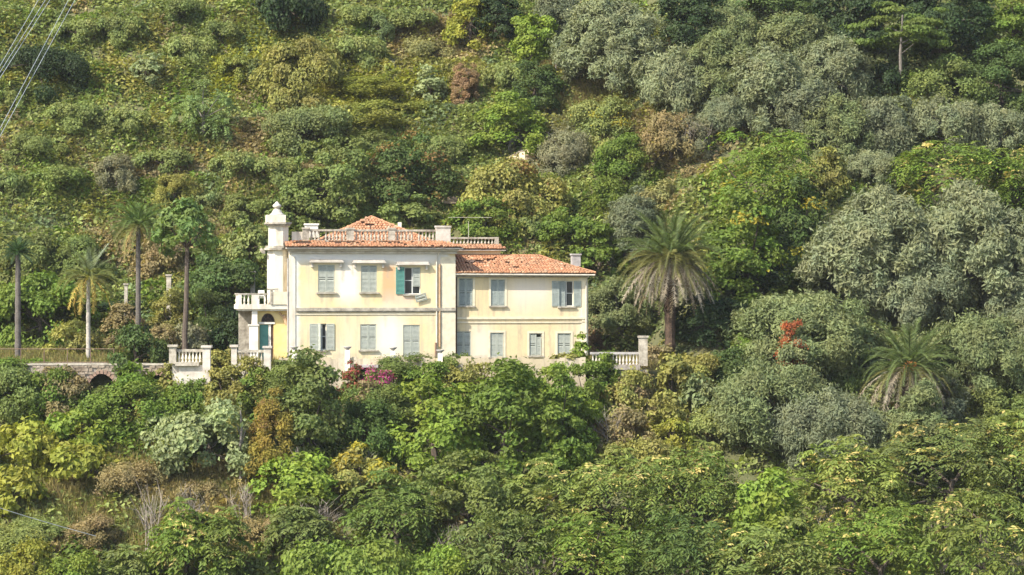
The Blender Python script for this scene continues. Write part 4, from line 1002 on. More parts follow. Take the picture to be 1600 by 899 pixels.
#           kind    px   base top  width colour
PL = [
 # upper left slope
 ('bush', 60, 122, 72, 150, 'dark', "dark shadowy bush behind the cables in the upper left corner", {}),  # leaf colour carries the shadow band behind the cables
 ('big', 228, 128, 84, 52, 'pale', "pale-leaved sapling on the upper left slope right of the cables", {}),
 ('pinnate', 318, 212, 124, 104, (.185, .245, .085), "pale feathery sapling with a bare stem on the upper left slope", dict(bark=M_GREYBARK, bare=.3)),
 ('bush', 372, 125, 68, 58, 'ygreen', "yellow-green bush beside a dark one on the upper left slope", {}),
 ('bush', 397, 126, 74, 36, 'dark', "narrow dark bush between two yellow-green ones on the slope", {}),
 ('broad', 452, 32, -22, 120, 'dark', "dark treetop at the photo's top edge left of the centre", {}),
 ('bush', 285, 26, -10, 92, 'deep', "dark green bush at the top edge above the pale-leaved sapling", {}),
 ('bush', 20, 160, 132, 60, 'mid', "low bush under the cables at the left edge", {}),
 ('bush', 120, 60, 20, 90, 'scrub', "olive-brown bush right of the cables near the top edge", {}),
 ('bush', 190, 55, 15, 100, 'mid', "green bush near the top edge left of the dark one", {}),
 ('bush', 120, 190, 150, 110, 'mid', "broad green bush on the slope below the cables", {}),
 ('bush', 60, 240, 200, 120, 'mid', "spreading bush at the left edge below the cables", {}),
 ('bush', 200, 200, 165, 90, 'scrub', "olive-green bush left of the feathery sapling", {}),
 ('bush', 95, 290, 250, 120, 'lush', "fresh green bush at the left edge above the row of palms", {}),
 ('bush', 20, 300, 262, 70, 'deep', "dark bush at the left edge above the first palm", {}),
 ('fine', 182, 292, 246, 66, 'grey', "greyish dead-looking bush above the left palms", {}),
 ('fine', 275, 315, 275, 76, 'golden', "tawny rounded bush above the ball-headed tree", {}),
 ('bush', 385, 345, 285, 100, 'mid', "green bush on the slope left of the turret's finial", {}),
 ('bush', 330, 320, 292, 60, 'bluegreen', "blue-green bush above the ball-headed tree, right of the tawny one", {}),
 ('bush', 300, 90, 45, 100, 'scrub', "olive-toned bush above the feathery sapling", {}),
 ('bush', 345, 60, 25, 80, 'mid', "green bush near the top edge left of the dark treetop", {}),
 ('bush', 255, 265, 222, 110, 'mid', "green bush below the feathery sapling's stem", {}),
 ('bush', 370, 270, 225, 100, 'scrub', "olive-toned bush right below the feathery sapling", {}),
 # upper middle slope
 ('bush', 470, 150, 55, 132, 'golden', "large rounded yellowish bush on the upper slope", {}),
 ('fine', 597, 58, 26, 42, 'bluegreen', "small round blue-grey shrub near the top edge", {}),
 ('bush', 580, 140, 120, 150, (.215, .225, .040), "upper of two yellow-green hedge-like rows on the slope", {}),
 ('bush', 608, 178, 156, 170, (.205, .215, .045), "lower of two yellow-green hedge-like rows on the slope", {}),
 ('big', 672, 158, 102, 50, 'pale', "pale green sapling beside the rust-coloured bush", {}),
 ('fine', 728, 168, 98, 46, 'rust', "rust-coloured dried bush on the upper slope", dict(bare=.15)),
 ('broad', 796, 240, 150, 112, 'bright', "bright green small tree on the slope above the sandy rock", dict(bark=M_GREYBARK)),
 ('bush', 640, 318, 208, 140, 'deep', "big dark bush on the slope behind the villa roof's left half", dict(accent=.3, accmat=M_RUST)),
 ('broad', 525, 348, 218, 152, 'mid', "large green bush right behind the villa's left roof", {}),
 ('broad', 735, 70, -8, 82, 'ygreen', "yellow-green treetop near the top edge beside a dark one", {}),
 ('broad', 775, 62, -15, 70, 'dark', "dark treetop right of the yellow-green one at the top edge", {}),
 ('bush', 490, 208, 152, 165, 'bluegreen', "low blue-green shrub mass in the middle of the slope", {}),
 ('bush', 800, 352, 244, 172, 'golden', "rounded golden-brown bush above the villa's wing", dict(accent=.25, accmat=M_RUST)),
 ('bush', 430, 275, 235, 100, 'scrub', "olive-toned bush below the two grey stakes", {}),
 ('bush', 690, 245, 200, 110, 'mid', "green bush left of the bright small tree", {}),
 ('bush', 560, 90, 45, 110, 'scrub', "olive-brown bush left below the blue-grey shrub", {}),
 ('bush', 670, 90, 52, 120, 'brown', "brownish bush above the pale sapling", {}),
 ('bush', 640, 40, 5, 100, 'mid', "green bush at the top edge right of the blue-grey shrub", {}),
 ('bush', 560, 35, 0, 90, 'mid', "green bush at the top edge left of the blue-grey shrub", {}),
 ('bush', 790, 130, 90, 80, 'scrub', "olive-toned bush right of the rust-coloured one", {}),
 ('bush', 445, 235, 196, 60, 'mid', "green bush just left of the grey stakes", {}),
 ('bush', 570, 235, 195, 120, 'mid', "low green bush above the villa's left roof bushes", {}),
 # upper right of centre
 ('broad', 832, 98, 12, 72, 'bright', "bright olive-green tree left of the big silvery olive", {}),
 ('olive', 868, 85, -5, 90, 'oliveb', "dark blue-green olive behind the bright tree at the top edge", {}),
 ('olive', 960, 142, -4, 175, 'olive', "largest silvery olive tree at the top edge, right of the bright tree", {}),
 ('broad', 1085, 75, -20, 120, 'dark', "dark tree behind the olives at the top edge", {}),
 ('olive', 1135, 80, 10, 100, 'oliveg', "green olive tree near the top edge in front of the dark tree", {}),
 ('olive', 1055, 172, 80, 124, 'olive', "silvery round olive tree in the middle of the upper grove", {}),
 ('olive', 1118, 165, 52, 100, 'oliveg', "tall olive tree behind the round silvery one", {}),
 ('olive', 1200, 205, 75, 118, 'olive', "pale olive tree at the centre-right of the upper grove", {}),
 ('olive', 1140, 215, 150, 90, 'oliveb', "low grey-blue olive at the lower edge of the upper grove", {}),
 ('bush', 835, 165, 98, 88, 'deep', "dark rounded bush left of the dry grass hump", {}),
 ('bush', 940, 190, 145, 130, 'scrub', "olive-brown bush below the dry grass hump", dict(accent=.2, accmat=M_GOLD)),
 ('fine', 1050, 258, 178, 112, 'brown', "brownish half-dead bush below the upper olive grove", dict(bare=.15, accent=.2, accmat=M_GOLD)),
 ('fine', 1085, 240, 180, 60, 'grey', "grey leafless-looking bush at the grove's lower edge", dict(bare=.2)),
 ('bush', 975, 310, 215, 112, 'lush', "green bush on the slope between villa and upper grove", {}),
 ('bush', 1000, 318, 240, 60, 'bluegreen', "blue-green bush nestled right against a green one", {}),
 ('fine', 884, 262, 206, 84, 'grey', "grey-brown dry bush right of the sandy rock", dict(bare=.15)),
 ('bush', 940, 255, 205, 90, 'golden', "yellow-brown bush below the dry grass hump's slope", {}),
 ('bush', 1030, 330, 270, 90, 'brown', "brown bush left of the yellow-flecked tree", {}),
 # upper right
 ('layer', 1408, 150, 4, 158, (.125, .17, .035), "tall tree with flat tiers of foliage and a visible pale trunk, upper right", {}),
 ('broad', 1330, 90, -30, 130, 'dark', "dark tree left behind the tiered tree", {}),
 ('broad', 1470, 95, -35, 140, 'dark', "dark tree right behind the tiered tree", {}),
 ('broad', 1400, 60, -40, 120, 'dark', "dark tree directly behind the tiered tree's top", dict(push=3)),
 ('broad', 1210, 40, -30, 140, 'deep', "deep green tree at the top edge above the pale olives", {}),
 ('broad', 1580, 82, -20, 90, 'lush', "green leafy tree in the upper right corner", {}),
 ('broad', 1520, 60, -30, 80, 'dark', "dark tree between the tiered tree and the corner tree", {}),
 ('olive', 1240, 118, 18, 118, 'oliveg', "olive tree near the top edge left of the tiered tree", {}),
 ('olive', 1298, 165, 55, 120, 'olive', "silvery olive beside the dark hollow under the tiered tree", {}),
 ('broad', 1385, 165, 105, 80, 'dark', "dark bush in the hollow under the tiered tree", dict(push=2)),
 ('bush', 1435, 160, 110, 80, 'lush', "fresh green bush at the tiered tree's foot", {}),
 ('olive', 1260, 225, 120, 120, 'oliveb', "grey olive below the silvery one, upper right", {}),
 ('olive', 1310, 262, 150, 112, 'oliveg', "olive with a darker right side above the yellow-flecked trees", {}),
 ('olive', 1385, 252, 146, 108, 'oliveb', "dark-bellied olive in the middle of the upper right slope", {}),
 ('olive', 1478, 240, 152, 124, 'olive', "palest rounded olive on the upper right slope", {}),
 ('olive', 1560, 240, 165, 110, 'olive', "pale olive at the right edge above the yellow-flecked tree", {}),
 ('bush', 1478, 168, 92, 128, 'mid', "green bush right of the tiered tree's trunk", {}),
 ('bush', 1565, 168, 70, 120, 'deep', "dark green bush at the right edge of the upper slope", {}),
 ('bush', 1455, 170, 130, 70, 'golden', "ochre-tinted bush above the palest olive", {}),
 ('olive', 1360, 290, 236, 80, 'olive', "small olive just above the big spreading olive", {}),
 ('pinnate', 1490, 318, 215, 215, 'lush', "wide yellow-flecked tree above the big spreading olive", dict(accent=.28)),
 ('pinnate', 1590, 320, 230, 110, 'lush', "yellow-flecked tree at the right edge above the spreading olives", dict(accent=.3)),
 # right middle
 ('pinnate', 1195, 400, 186, 195, 'lush', "broad green tree with yellowish leaves behind the big palm", dict(accent=.18, accmat=M_GOLD)),
 ('broad', 1165, 475, 310, 150, 'lush', "leafy green tree immediately right of the big palm's crown", dict(accent=.1, accmat=M_GOLD)),
 ('broad', 1240, 440, 290, 120, 'deep', "dark green tree between the palm and the spreading olives", dict(accent=.1, accmat=M_GOLD)),
 ('broad', 1290, 300, 232, 90, 'golden', "ochre-leaved small tree left of the spreading olives' top", {}),
 ('olive', 1372, 498, 300, 215, 'olive', "left half of the great spreading olive canopy, a broad grey olive", {}),
 ('olive', 1515, 500, 292, 215, 'olive', "tall broad grey olive right of its equally broad neighbour", {}),
 ('olive', 1440, 512, 390, 170, 'oliveb', "lower darker olive in front between the two broad olives", {}),
 ('olive', 1590, 520, 330, 130, 'oliveb', "dark grey olive at the right edge of the photo", {}),
 ('olive', 985, 425, 300, 86, 'oliveb', "bluish olive between the villa and the big palm", {}),
 ('broad', 935, 430, 335, 84, 'lush', "green tree right behind the end of the villa's wing", {}),
 ('olive', 965, 552, 438, 110, 'oliveg', "grey-green olive beside the villa's right corner", dict(push=2)),
 ('fine', 928, 548, 500, 40, 'rust', "small rust-brown bush at the villa's right corner", dict(bare=.2)),
 ('bush', 1010, 520, 440, 70, 'scrub', "olive-brown bush behind the tall pale pier", dict(push=2)),
 ('broad', 1105, 560, 460, 130, 'dark', "dark shaded thicket right of the big palm's trunk", dict(push=3)),  # dark leaf colour stands in for the deep shade beside the palm
 ('broad', 1185, 470, 400, 120, 'dark', "dark shaded bush below the leafy tree behind the palm", dict(push=1)),  # dark leaf colour paints the shaded hollow under the tree
 ('olive', 1250, 578, 462, 215, 'oliveg', "broad grey-green olive with a red patch on its right, below the leafy trees", {}),
 ('fine', 1238, 548, 502, 58, (.33, .105, .045), "small flame-red autumn shrub among grey-green olives", dict(P='-6.5', bare=.3, accent=.4, accmat=M_PALE)),
 ('bush', 1245, 610, 538, 90, 'oliveg', "grey-green bush right below the flame-red shrub", dict(P='-8')),
 ('bush', 1165, 560, 520, 60, 'lush', "green bush at the left foot of the olive with the red patch", {}),
 ('olive', 1205, 695, 572, 205, 'oliveg', "soft round grey-green olive below the red shrub", {}),
 ('olive', 1290, 730, 615, 175, 'oliveb', "low grey-green olive left of the smaller palm", {}),
 ('olive', 1535, 620, 498, 180, 'oliveg', "grey-green olive right of the smaller palm", {}),
 ('olive', 1605, 610, 480, 90, 'olive', "grey olive at the right edge below the broad ones", {}),
 ('olive', 1440, 720, 600, 90, 'oliveg', "thin grey-green olive in front of the smaller palm's trunk", dict(push=-3)),
 ('bush', 1400, 700, 640, 90, 'oliveg', "grey-green bush partly hiding the smaller palm's foot", dict(push=-3)),
 ('bush', 1335, 600, 540, 80, 'mid', "green bush between the red shrub and the smaller palm", {}),
 ('bush', 1475, 660, 590, 80, 'oliveb', "grey bush right under the smaller palm's dead fronds", {}),
 ('bush', 1570, 660, 600, 110, 'mid', "green bush at the right edge above the yellow-flecked thicket", {}),
 # around the villa
 ('broad', 760, 402, 312, 120, 'lush', "light green tree behind the villa's wing roof", dict(push=2)),
 ('broad', 880, 415, 325, 90, 'lush', "green tree behind the wing's chimney", dict(push=2)),
 ('broad', 640, 372, 305, 100, 'mid', "green bush peeping over the villa's pyramid roof", dict(push=2)),
 ('broad', 455, 380, 300, 80, 'mid', "green bush behind the turret's finial", dict(push=2)),
 ('broad', 830, 395, 340, 70, 'mid', "small green tree behind the wing's ridge", dict(push=2)),
 ('broad', 65, 545, 425, 165, 'lush', "large glossy dark green tree on the left terrace behind the first palm", dict(push=1)),
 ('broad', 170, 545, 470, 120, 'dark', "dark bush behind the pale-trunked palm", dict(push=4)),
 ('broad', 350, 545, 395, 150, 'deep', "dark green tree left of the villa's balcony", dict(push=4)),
 ('broad', 300, 470, 392, 100, 'mid', "green bush behind the pergola posts", dict(push=6)),
 ('broad', 420, 480, 400, 60, 'lush', "fresh green bush behind the balcony", dict(push=8)),
 ('bush', 130, 430, 372, 110, 'mid', "green bush on the slope behind the pale-trunked palm", {}),
 ('bush', 250, 420, 365, 80, 'brown', "brownish bush on the slope between the two tall palms", {}),
 ('bush', 40, 425, 360, 100, 'scrub', "olive-toned bush on the slope behind the first palm", {}),
 ('broad', 390, 410, 345, 90, 'scrub', "tawny green bush on the slope left of the turret", {}),
 ('bush', 215, 582, 512, 92, 'deep', "round dark green shrub at the right end of the iron railing", {}),
 ('big', 235, 540, 486, 90, 'bluegreen', "spiky pale green shrub behind the round dark one", {}),
 ('bush', 345, 580, 540, 50, 'golden', "yellowish grass-like shrub between the stone piers", {}),
 ('bush', 392, 595, 555, 62, 'golden', "yellow-green shrub growing over the low balustrade", dict(P='-8.9')),
 ('bush', 30, 612, 560, 110, 'lush', "green creeper-like bush over the wall at the left edge", {}),
 ('bush', 90, 610, 572, 70, 'brown', "brown-tinged bush hanging over the arcaded wall", {}),
 ('fine', 640, 612, 558, 140, 'mid', "feathery dark green shrub hiding the villa's base under the tall door", {}),
 ('fine', 715, 600, 553, 70, 'mid', "feathery green shrub before the villa's wing corner", {}),
 ('bush', 885, 610, 552, 56, 'golden', "yellowish climber on the wing's lower right corner", {}),
 ('bush', 908, 600, 528, 30, 'bright', "bright green climber up the villa's right edge", {}),
 ('bush', 480, 598, 552, 70, 'mid', "green shrub spilling over the terrace parapet", {}),
 ('fine', 550, 598, 570, 44, 'mid', "red bougainvillea sprays left of the canopy slab", dict(name='bougainvillea', P='-9.0', bare=.2, accent=.9, accmat=M_SALMON)),
 ('fine', 586, 612, 578, 72, 'mid', "magenta bougainvillea below the canopy slab", dict(name='bougainvillea', P='-9.6', bare=.2, accent=1.25, accmat=M_PINK)),
 ('bush', 948, 585, 548, 55, 'lush', "bright climbing shrub over the right balustrade's left end", {}),
 ('big', 1050, 640, 560, 80, 'golden', "yellow-brown spiky shrub right of the tall pale pier", dict(name='spiky_shrub')),
 ('big', 1095, 655, 585, 70, 'oliveg', "spiky green shrub on the bank below the big palm", dict(name='spiky_shrub')),
 ('big', 1040, 690, 610, 60, 'golden', "lower spiky shrub on the bank below the big palm", dict(name='spiky_shrub')),
 ('bush', 985, 640, 585, 90, 'brown', "brown-green bush below the right balustrade", {}),
 ('bush', 1110, 690, 630, 100, 'scrub', "olive-toned bush on the bank left of the soft round olive", {}),
 ('bush', 70, 640, 572, 110, 'lush', "leafy creeper hanging over the arcaded wall's left part", dict(P='-8.2')),
 ('bush', 10, 590, 556, 60, 'lush', "creeper on top of the wall at the far left", dict(P='-7.6')),
 ('bush', 940, 640, 560, 50, 'lush', "green shrub before the right balustrade's left half", dict(P='-7.6')),
 ('bush', 985, 660, 582, 90, 'golden', "yellow-green shrub under the right balustrade", dict(P='-8')),
 ('fine', 160, 680, 606, 60, 'mid', "soft green bush right in front of the left arch", dict(P='-9.5')),
 ('bush', 310, 680, 590, 60, 'lush', "bush against the bastion's pale wall", dict(P='-9.4')),
 ('bush', 440, 640, 558, 50, 'mid', "small bush at the terrace end beside the porch", dict(P='-7.6')),
 ('bush', 575, 640, 590, 50, 'brown', "brownish bush under the dark opening of the terrace", dict(P='-11')),
 ('bush', 112, 640, 570, 56, 'brown', "brownish creeper hanging over the wall just left of the left arch", dict(P='-8.0')),
 ('bush', 262, 640, 566, 40, 'golden', "yellowish creeper over the right arch beside the bastion", dict(P='-8.0')),
 # terrace garden
 ('bush', 264, 500, 456, 70, 'golden', "tawny bush at the foot of the pergola post left of the ball-headed tree's trunk", dict(P='11')),
 ('bush', 328, 500, 452, 80, 'mid', "green bush hiding the foot of the middle pergola post", dict(P='11')),
 ('bush', 392, 500, 456, 60, 'deep', "dark bush behind the balcony at a pergola post's foot", dict(P='11.5')),
 ('bush', 195, 505, 470, 60, 'brown', "brown bush at the foot of the post stub between two palms", dict(P='10')),
 ('bush', 300, 548, 500, 70, 'grey', "greyish dry bush around the foot of the ball-headed tree", dict(P='2')),
 ('bush', 255, 548, 505, 60, 'brown', "brown dry bush behind the stone balustrade's left pier", dict(P='1')),
 ('bush', 365, 550, 480, 90, 'dark', "dark shaded bush left of the porch", dict(P='3')),  # shade behind the palms painted as dark leaf colour
 ('bush', 110, 548, 505, 90, 'golden', "tawny bush at the foot of the pale slender palm", dict(P='5')),
 # in front of the terrace walls
 ('fine', 450, 640, 570, 110, 'mid', "feathery green bush below the bowl at the villa's left corner", dict(P='-8.8')),
 ('fine', 590, 650, 600, 120, 'mid', "feathery green bush below the magenta bougainvillea", dict(P='-10.5')),
 ('bush', 660, 640, 568, 110, 'lush', "green bush before the terrace parapet under the tall shuttered door", dict(P='-8.6')),
 ('bush', 730, 650, 570, 110, 'golden', "yellow-tipped bush before the terrace parapet at the wing's start", dict(P='-8.8')),
 ('bush', 800, 650, 575, 130, 'lush', "fresh bush before the parapet below the wing's middle windows", dict(P='-8.7')),
 ('bush', 860, 650, 568, 90, 'bright', "bright bush before the parapet below the wing's last windows", dict(P='-8.9')),
 ('bush', 915, 650, 566, 80, 'lush', "green bush at the parapet's right end", dict(P='-8.7')),
 ('bush', 355, 660, 572, 80, 'golden', "tawny green bush right of the bastion's white pier", dict(P='-9.6')),
 ('bush', 405, 660, 578, 90, 'lush', "green bush under the low balustrade before the porch", dict(P='-9.4')),
 ('bush', 290, 680, 606, 80, 'lush', "low leafy bush at the bastion's foot", dict(P='-10')),
 ('bush', 225, 680, 600, 70, 'golden', "yellowish bush before the right arch", dict(P='-9.6')),
 ('bush', 100, 680, 592, 90, 'brown', "brown-green creeper heap left of the left arch", dict(P='-8.6')),
 ('bush', 20, 680, 575, 130, 'mid', "green creeper heap over the wall at the far left", dict(P='-8.4')),
 ('big', 205, 620, 566, 70, 'lush', "light leafy bush draped over the wall between the arches", dict(P='-8.3')),
 ('bush', 1085, 606, 550, 96, 'golden', "yellow-brown bush at the big palm's foot", {}),
 ('bush', 1135, 606, 548, 80, 'deep', "dark green bush right of the big palm's foot", {}),
 ('bush', 1030, 575, 540, 50, 'brown', "brown-tinged bush between the tall pale pier and the big palm's trunk", {}),
 # below the villa
 ('broad', 482, 740, 560, 150, 'mid', "dense mid-green tree below the villa's left half", {}),
 ('fine', 425, 742, 618, 88, (.235, .185, .045), "rusty olive-brown rounded bush left of the dense green tree", dict(push=-1.5, accent=.3, accmat=M_RUST)),
 ('fine', 575, 720, 630, 130, 'deep', "dark feathery bush between the two big trees below the villa", {}),
 ('big', 680, 725, 588, 175, 'bright', "bright leafy tree directly below the villa's drainpipes", {}),
 ('big', 792, 745, 578, 150, 'lush', "tall leafy tree with a dark hollow below the wing", {}),
 ('broad', 880, 740, 592, 110, 'lush', "green tree below the villa's right corner", {}),
 ('big', 872, 742, 655, 72, 'bright', "small bright round tree right of the dark hollow", {}),
 ('broad', 915, 700, 620, 60, 'bright', "slim bright green tree below the right corner of the villa", {}),
 ('bush', 1048, 708, 655, 72, 'ygreen', "vivid yellow-green round bush in the middle of the lower slope", {}),
 ('bush', 980, 700, 640, 90, 'brown', "straw-brown bush left of the vivid yellow-green one", {}),
 ('bush', 1000, 730, 685, 120, 'golden', "tawny bush below the vivid yellow-green one", {}),
 ('broad', 330, 742, 632, 165, 'pale', "pale silvery fig-like bush on the left slope", {}),
 ('broad', 250, 690, 640, 70, 'pale', "smaller pale bush left of the silvery fig-like one", {}),
 ('big', 40, 730, 650, 120, 'ygreen', "yellowish leafy bush at the left edge below the arcaded wall", {}),
 ('big', 125, 760, 680, 120, 'ygreen', "yellowish leafy bush second from the left edge", {}),
 ('big', 135, 700, 630, 110, 'bright', "light green leafy bush below the arches", {}),
 ('bush', 205, 665, 590, 150, 'lush', "fresh green bush in front of the left arch", {}),
 ('bush', 290, 650, 598, 120, 'lush', "green bush below the stone bastion", {}),
 ('bush', 350, 640, 580, 90, 'golden', "yellow-green bush right of the bastion", {}),
 ('bush', 110, 640, 600, 120, 'mid', "green bush below the left end of the arcaded wall", {}),
 ('big', 20, 800, 730, 100, 'ygreen', "lowest yellowish bush at the left edge", {}),
 ('fine', 200, 765, 728, 120, 'brown', "brown dry bush in the middle of the left slope", {}),
 ('fine', 310, 785, 755, 80, 'brown', "brown dry bush below the silvery fig-like one", {}),
 ('fine', 60, 850, 815, 130, 'scrub', "olive-brown bush at the lower left edge under the cable", {}),
 ('fine', 150, 850, 808, 90, 'brown', "low brown bush below the cable's end", {}),
 ('bush', 35, 930, 840, 120, 'ygreen', "yellow-green bush in the lower left corner", {}),
 ('bush', 110, 940, 860, 110, 'bright', "bright bush at the bottom edge near the left corner", {}),
 ('pinnate', 290, 920, 785, 130, 'lush', "young feathery tree with orange-tinted tips at the lower left", dict(accent=.3)),
 ('pinnate', 345, 925, 790, 90, (.150, .190, .040), "second young feathery tree, right of the orange-tipped one", dict(accent=.25)),
 ('pinnate', 200, 930, 850, 80, 'mid', "young feathery tree left of the orange-tipped one", {}),
 ('bush', 560, 960, 845, 260, (.165, .225, .040), "wide vivid green hedge at the bottom edge", dict(name='hedge', cat='hedge')),
 ('bush', 690, 970, 860, 150, 'bright', "bright green bush right of the vivid hedge at the bottom edge", {}),
 ('big', 470, 800, 715, 150, 'bright', "leafy light green bush below the rusty-sided tree", {}),
 ('broad', 560, 770, 695, 120, 'golden', "yellow-leaved bush below the dark feathery one", dict(accent=.5, accmat=M_GOLD)),
 ('pinnate', 470, 880, 780, 110, 'mid', "green sapling above the vivid hedge", {}),
 ('fine', 420, 850, 812, 90, 'brown', "brownish twiggy bush left above the vivid hedge", dict(bare=.2)),
 ('pinnate', 620, 880, 735, 170, (.125, .170, .036), "feathery tree in the lower middle left of the grey twigs", {}),
 ('broad', 730, 850, 706, 180, (.165, .200, .050), "small-leaved tree below the bright leafy tree", {}),
 ('pinnate', 850, 860, 715, 170, 'aila', "feathery tree below the small bright round one", dict(accent=.12)),
 ('pinnate', 780, 945, 800, 200, (.135, .165, .045), "feathery tree at the bottom edge in the middle", {}),
 ('pinnate', 960, 860, 700, 190, 'aila', "yellow-flecked feathery tree in the lower middle", dict(accent=.28)),
 ('pinnate', 920, 960, 800, 210, 'lush', "feathery tree at the bottom edge right of the middle", dict(accent=.2)),
 ('pinnate', 1080, 850, 690, 190, (.150, .190, .040), "yellow-flecked feathery tree below the vivid yellow-green bush", dict(accent=.25)),
 ('pinnate', 1060, 970, 790, 220, (.105, .150, .036), "feathery tree at the bottom edge, third from the right corner", dict(accent=.12)),
 ('big', 1200, 880, 735, 150, 'bright', "light leafy tree below the soft round olive", {}),
 ('pinnate', 1210, 1000, 810, 230, (.165, .200, .050), "dark feathery tree at the bottom edge below the light one", dict(accent=.2)),
 ('pinnate', 1330, 850, 680, 210, 'aila', "yellow-flecked feathery tree below the low grey-green olive", dict(accent=.25)),
 ('pinnate', 1480, 830, 640, 250, (.135, .165, .045), "tallest yellow-flecked feathery tree below the smaller palm", dict(accent=.28)),
 ('pinnate', 1590, 810, 630, 170, 'aila', "yellow-flecked feathery tree at the right edge", dict(accent=.3)),
 ('pinnate', 1370, 970, 770, 240, 'lush', "feathery tree at the bottom edge, second from the right corner", dict(accent=.2)),
 ('pinnate', 1530, 980, 750, 250, (.150, .190, .040), "feathery tree with bare branches in the lower right corner", dict(accent=.22)),
]
KEEP = {(60, 122), (470, 150), (640, 318), (800, 352), (835, 165), (975, 310), (580, 140), (608, 178)}
for row in PL:
    kind, px, pyb, pyt, wpx, col, lab, kw = row
    if kind == 'bush' and pyb < 350 and px < 1060 and (px, pyb) not in KEEP:
        pyt = pyb-(pyb-pyt)*.74; wpx *= .86; c_ = COLS[col] if isinstance(col, str) else col; s_ = COLS['scrub']
        col = tuple(a*.5+b*.5 for a, b in zip(c_, s_))
    plant(kind, px, pyb, pyt, wpx, col, lab, **kw)

# dead twiggy shrubs
def twigs(seed, W, H, n=15, thick=.022):
    g = random.Random(seed); m = MB()
    for i in range(n):
        a = g.uniform(0, 6.28); sp = g.uniform(.1, 1)*W/2; h = H*g.uniform(.5, 1)*(1-.25*sp/(W/2))
        b0 = Vector((g.uniform(-.12, .12)*W, g.uniform(-.12, .12)*W, -.1)); e = Vector((math.cos(a)*sp, math.sin(a)*sp, h)); md = b0.lerp(e, .5)+Vector((g.uniform(-.1, .1)*W, g.uniform(-.1, .1)*W, .1*H))
        m.tube([b0, md, e], [thick, thick*.75, thick*.35], 3, False)
        for _ in range(4):
            s = md.lerp(e, g.uniform(-.4, .9)); q = s+Vector((g.uniform(-.25, .25)*W, g.uniform(-.25, .25)*W, g.uniform(.05, .3)*H)); m.tube([s, q], [thick*.5, thick*.25], 3, False)
    return m.mesh("branches", [M_DEADWOOD])
TW = [twigs(s, 2.2, 2.4) for s in (1, 2, 3)]
for i, (px, pyb, pyt, wpx, lab) in enumerate((
   (240, 870, 740, 80, "tall bare grey twiggy shrub above the orange-tipped sapling"), (305, 850, 745, 70, "bare grey shrub below the brown dry bush"),
  (385, 820, 740, 60, "grey dead shrub at the foot of the bleached dead trunk"),  (500, 850, 770, 90, "pale dead brushwood above the vivid hedge"),
  (455, 780, 690, 60, "dead branches low on the rusty-sided tree"), (560, 745, 690, 70, "dead pale branches among the yellow-leaved bush"), (735, 830, 760, 50, "short dead branches in front of the lower middle trees"),
  (960, 700, 630, 70, "dead leaning twigs below the right balustrade"), (850, 940, 850, 90, "grey twigs at the bottom edge in the middle"), (1540, 930, 790, 90, "bare pale branches poking out in the lower right corner"),
  (1470, 900, 800, 70, "bare grey branches left of the lower right corner"), (300, 660, 610, 70, "dead branch lying in the bushes below the bastion"), (1290, 880, 770, 60, "bare twigs between the yellow-flecked trees, lower right of centre"), (700, 900, 810, 60, "bare pale twigs between the lower middle trees"), (1080, 235, 180, 80, "leafless grey shrub under the upper olive grove"),
  (880, 250, 205, 70, "leafless grey twigs right of the sandy rock"))):
    p = foot(px, pyb); H = max(.8, (CY-pyt)/F*p.y-p.z); W = wpx/F*p.y; e = empty("dead_shrub", p+Vector((0, -.8, 0)), i*1.3); tag(e, lab, "dead shrub", "bare dead shrubs on the slope")
    o = link("branches", TW[i % 3], e); o.scale = (W/2.2, W/2.2, H/2.4)
p = foot(379, 752); H = (CY-640)/F*p.y-p.z; m = MB()
m.tube([(0, 0, -.3), (-.05, 0, H*.4), (.06, 0, H*.75), (-.02, 0, H)], [.12, .10, .075, .05], 7); m.tube([(.02, 0, H*.5), (.3, .1, H*.72)], [.05, .02], 5); m.tube([(0, 0, H*.62), (-.25, -.1, H*.8)], [.04, .015], 5)
tag(m.build("bleached_snag", M_GREYBARK, None, p+Vector((0, -1.2, 0))), "bleached dead trunk standing beside the rusty-sided tree", "dead tree")

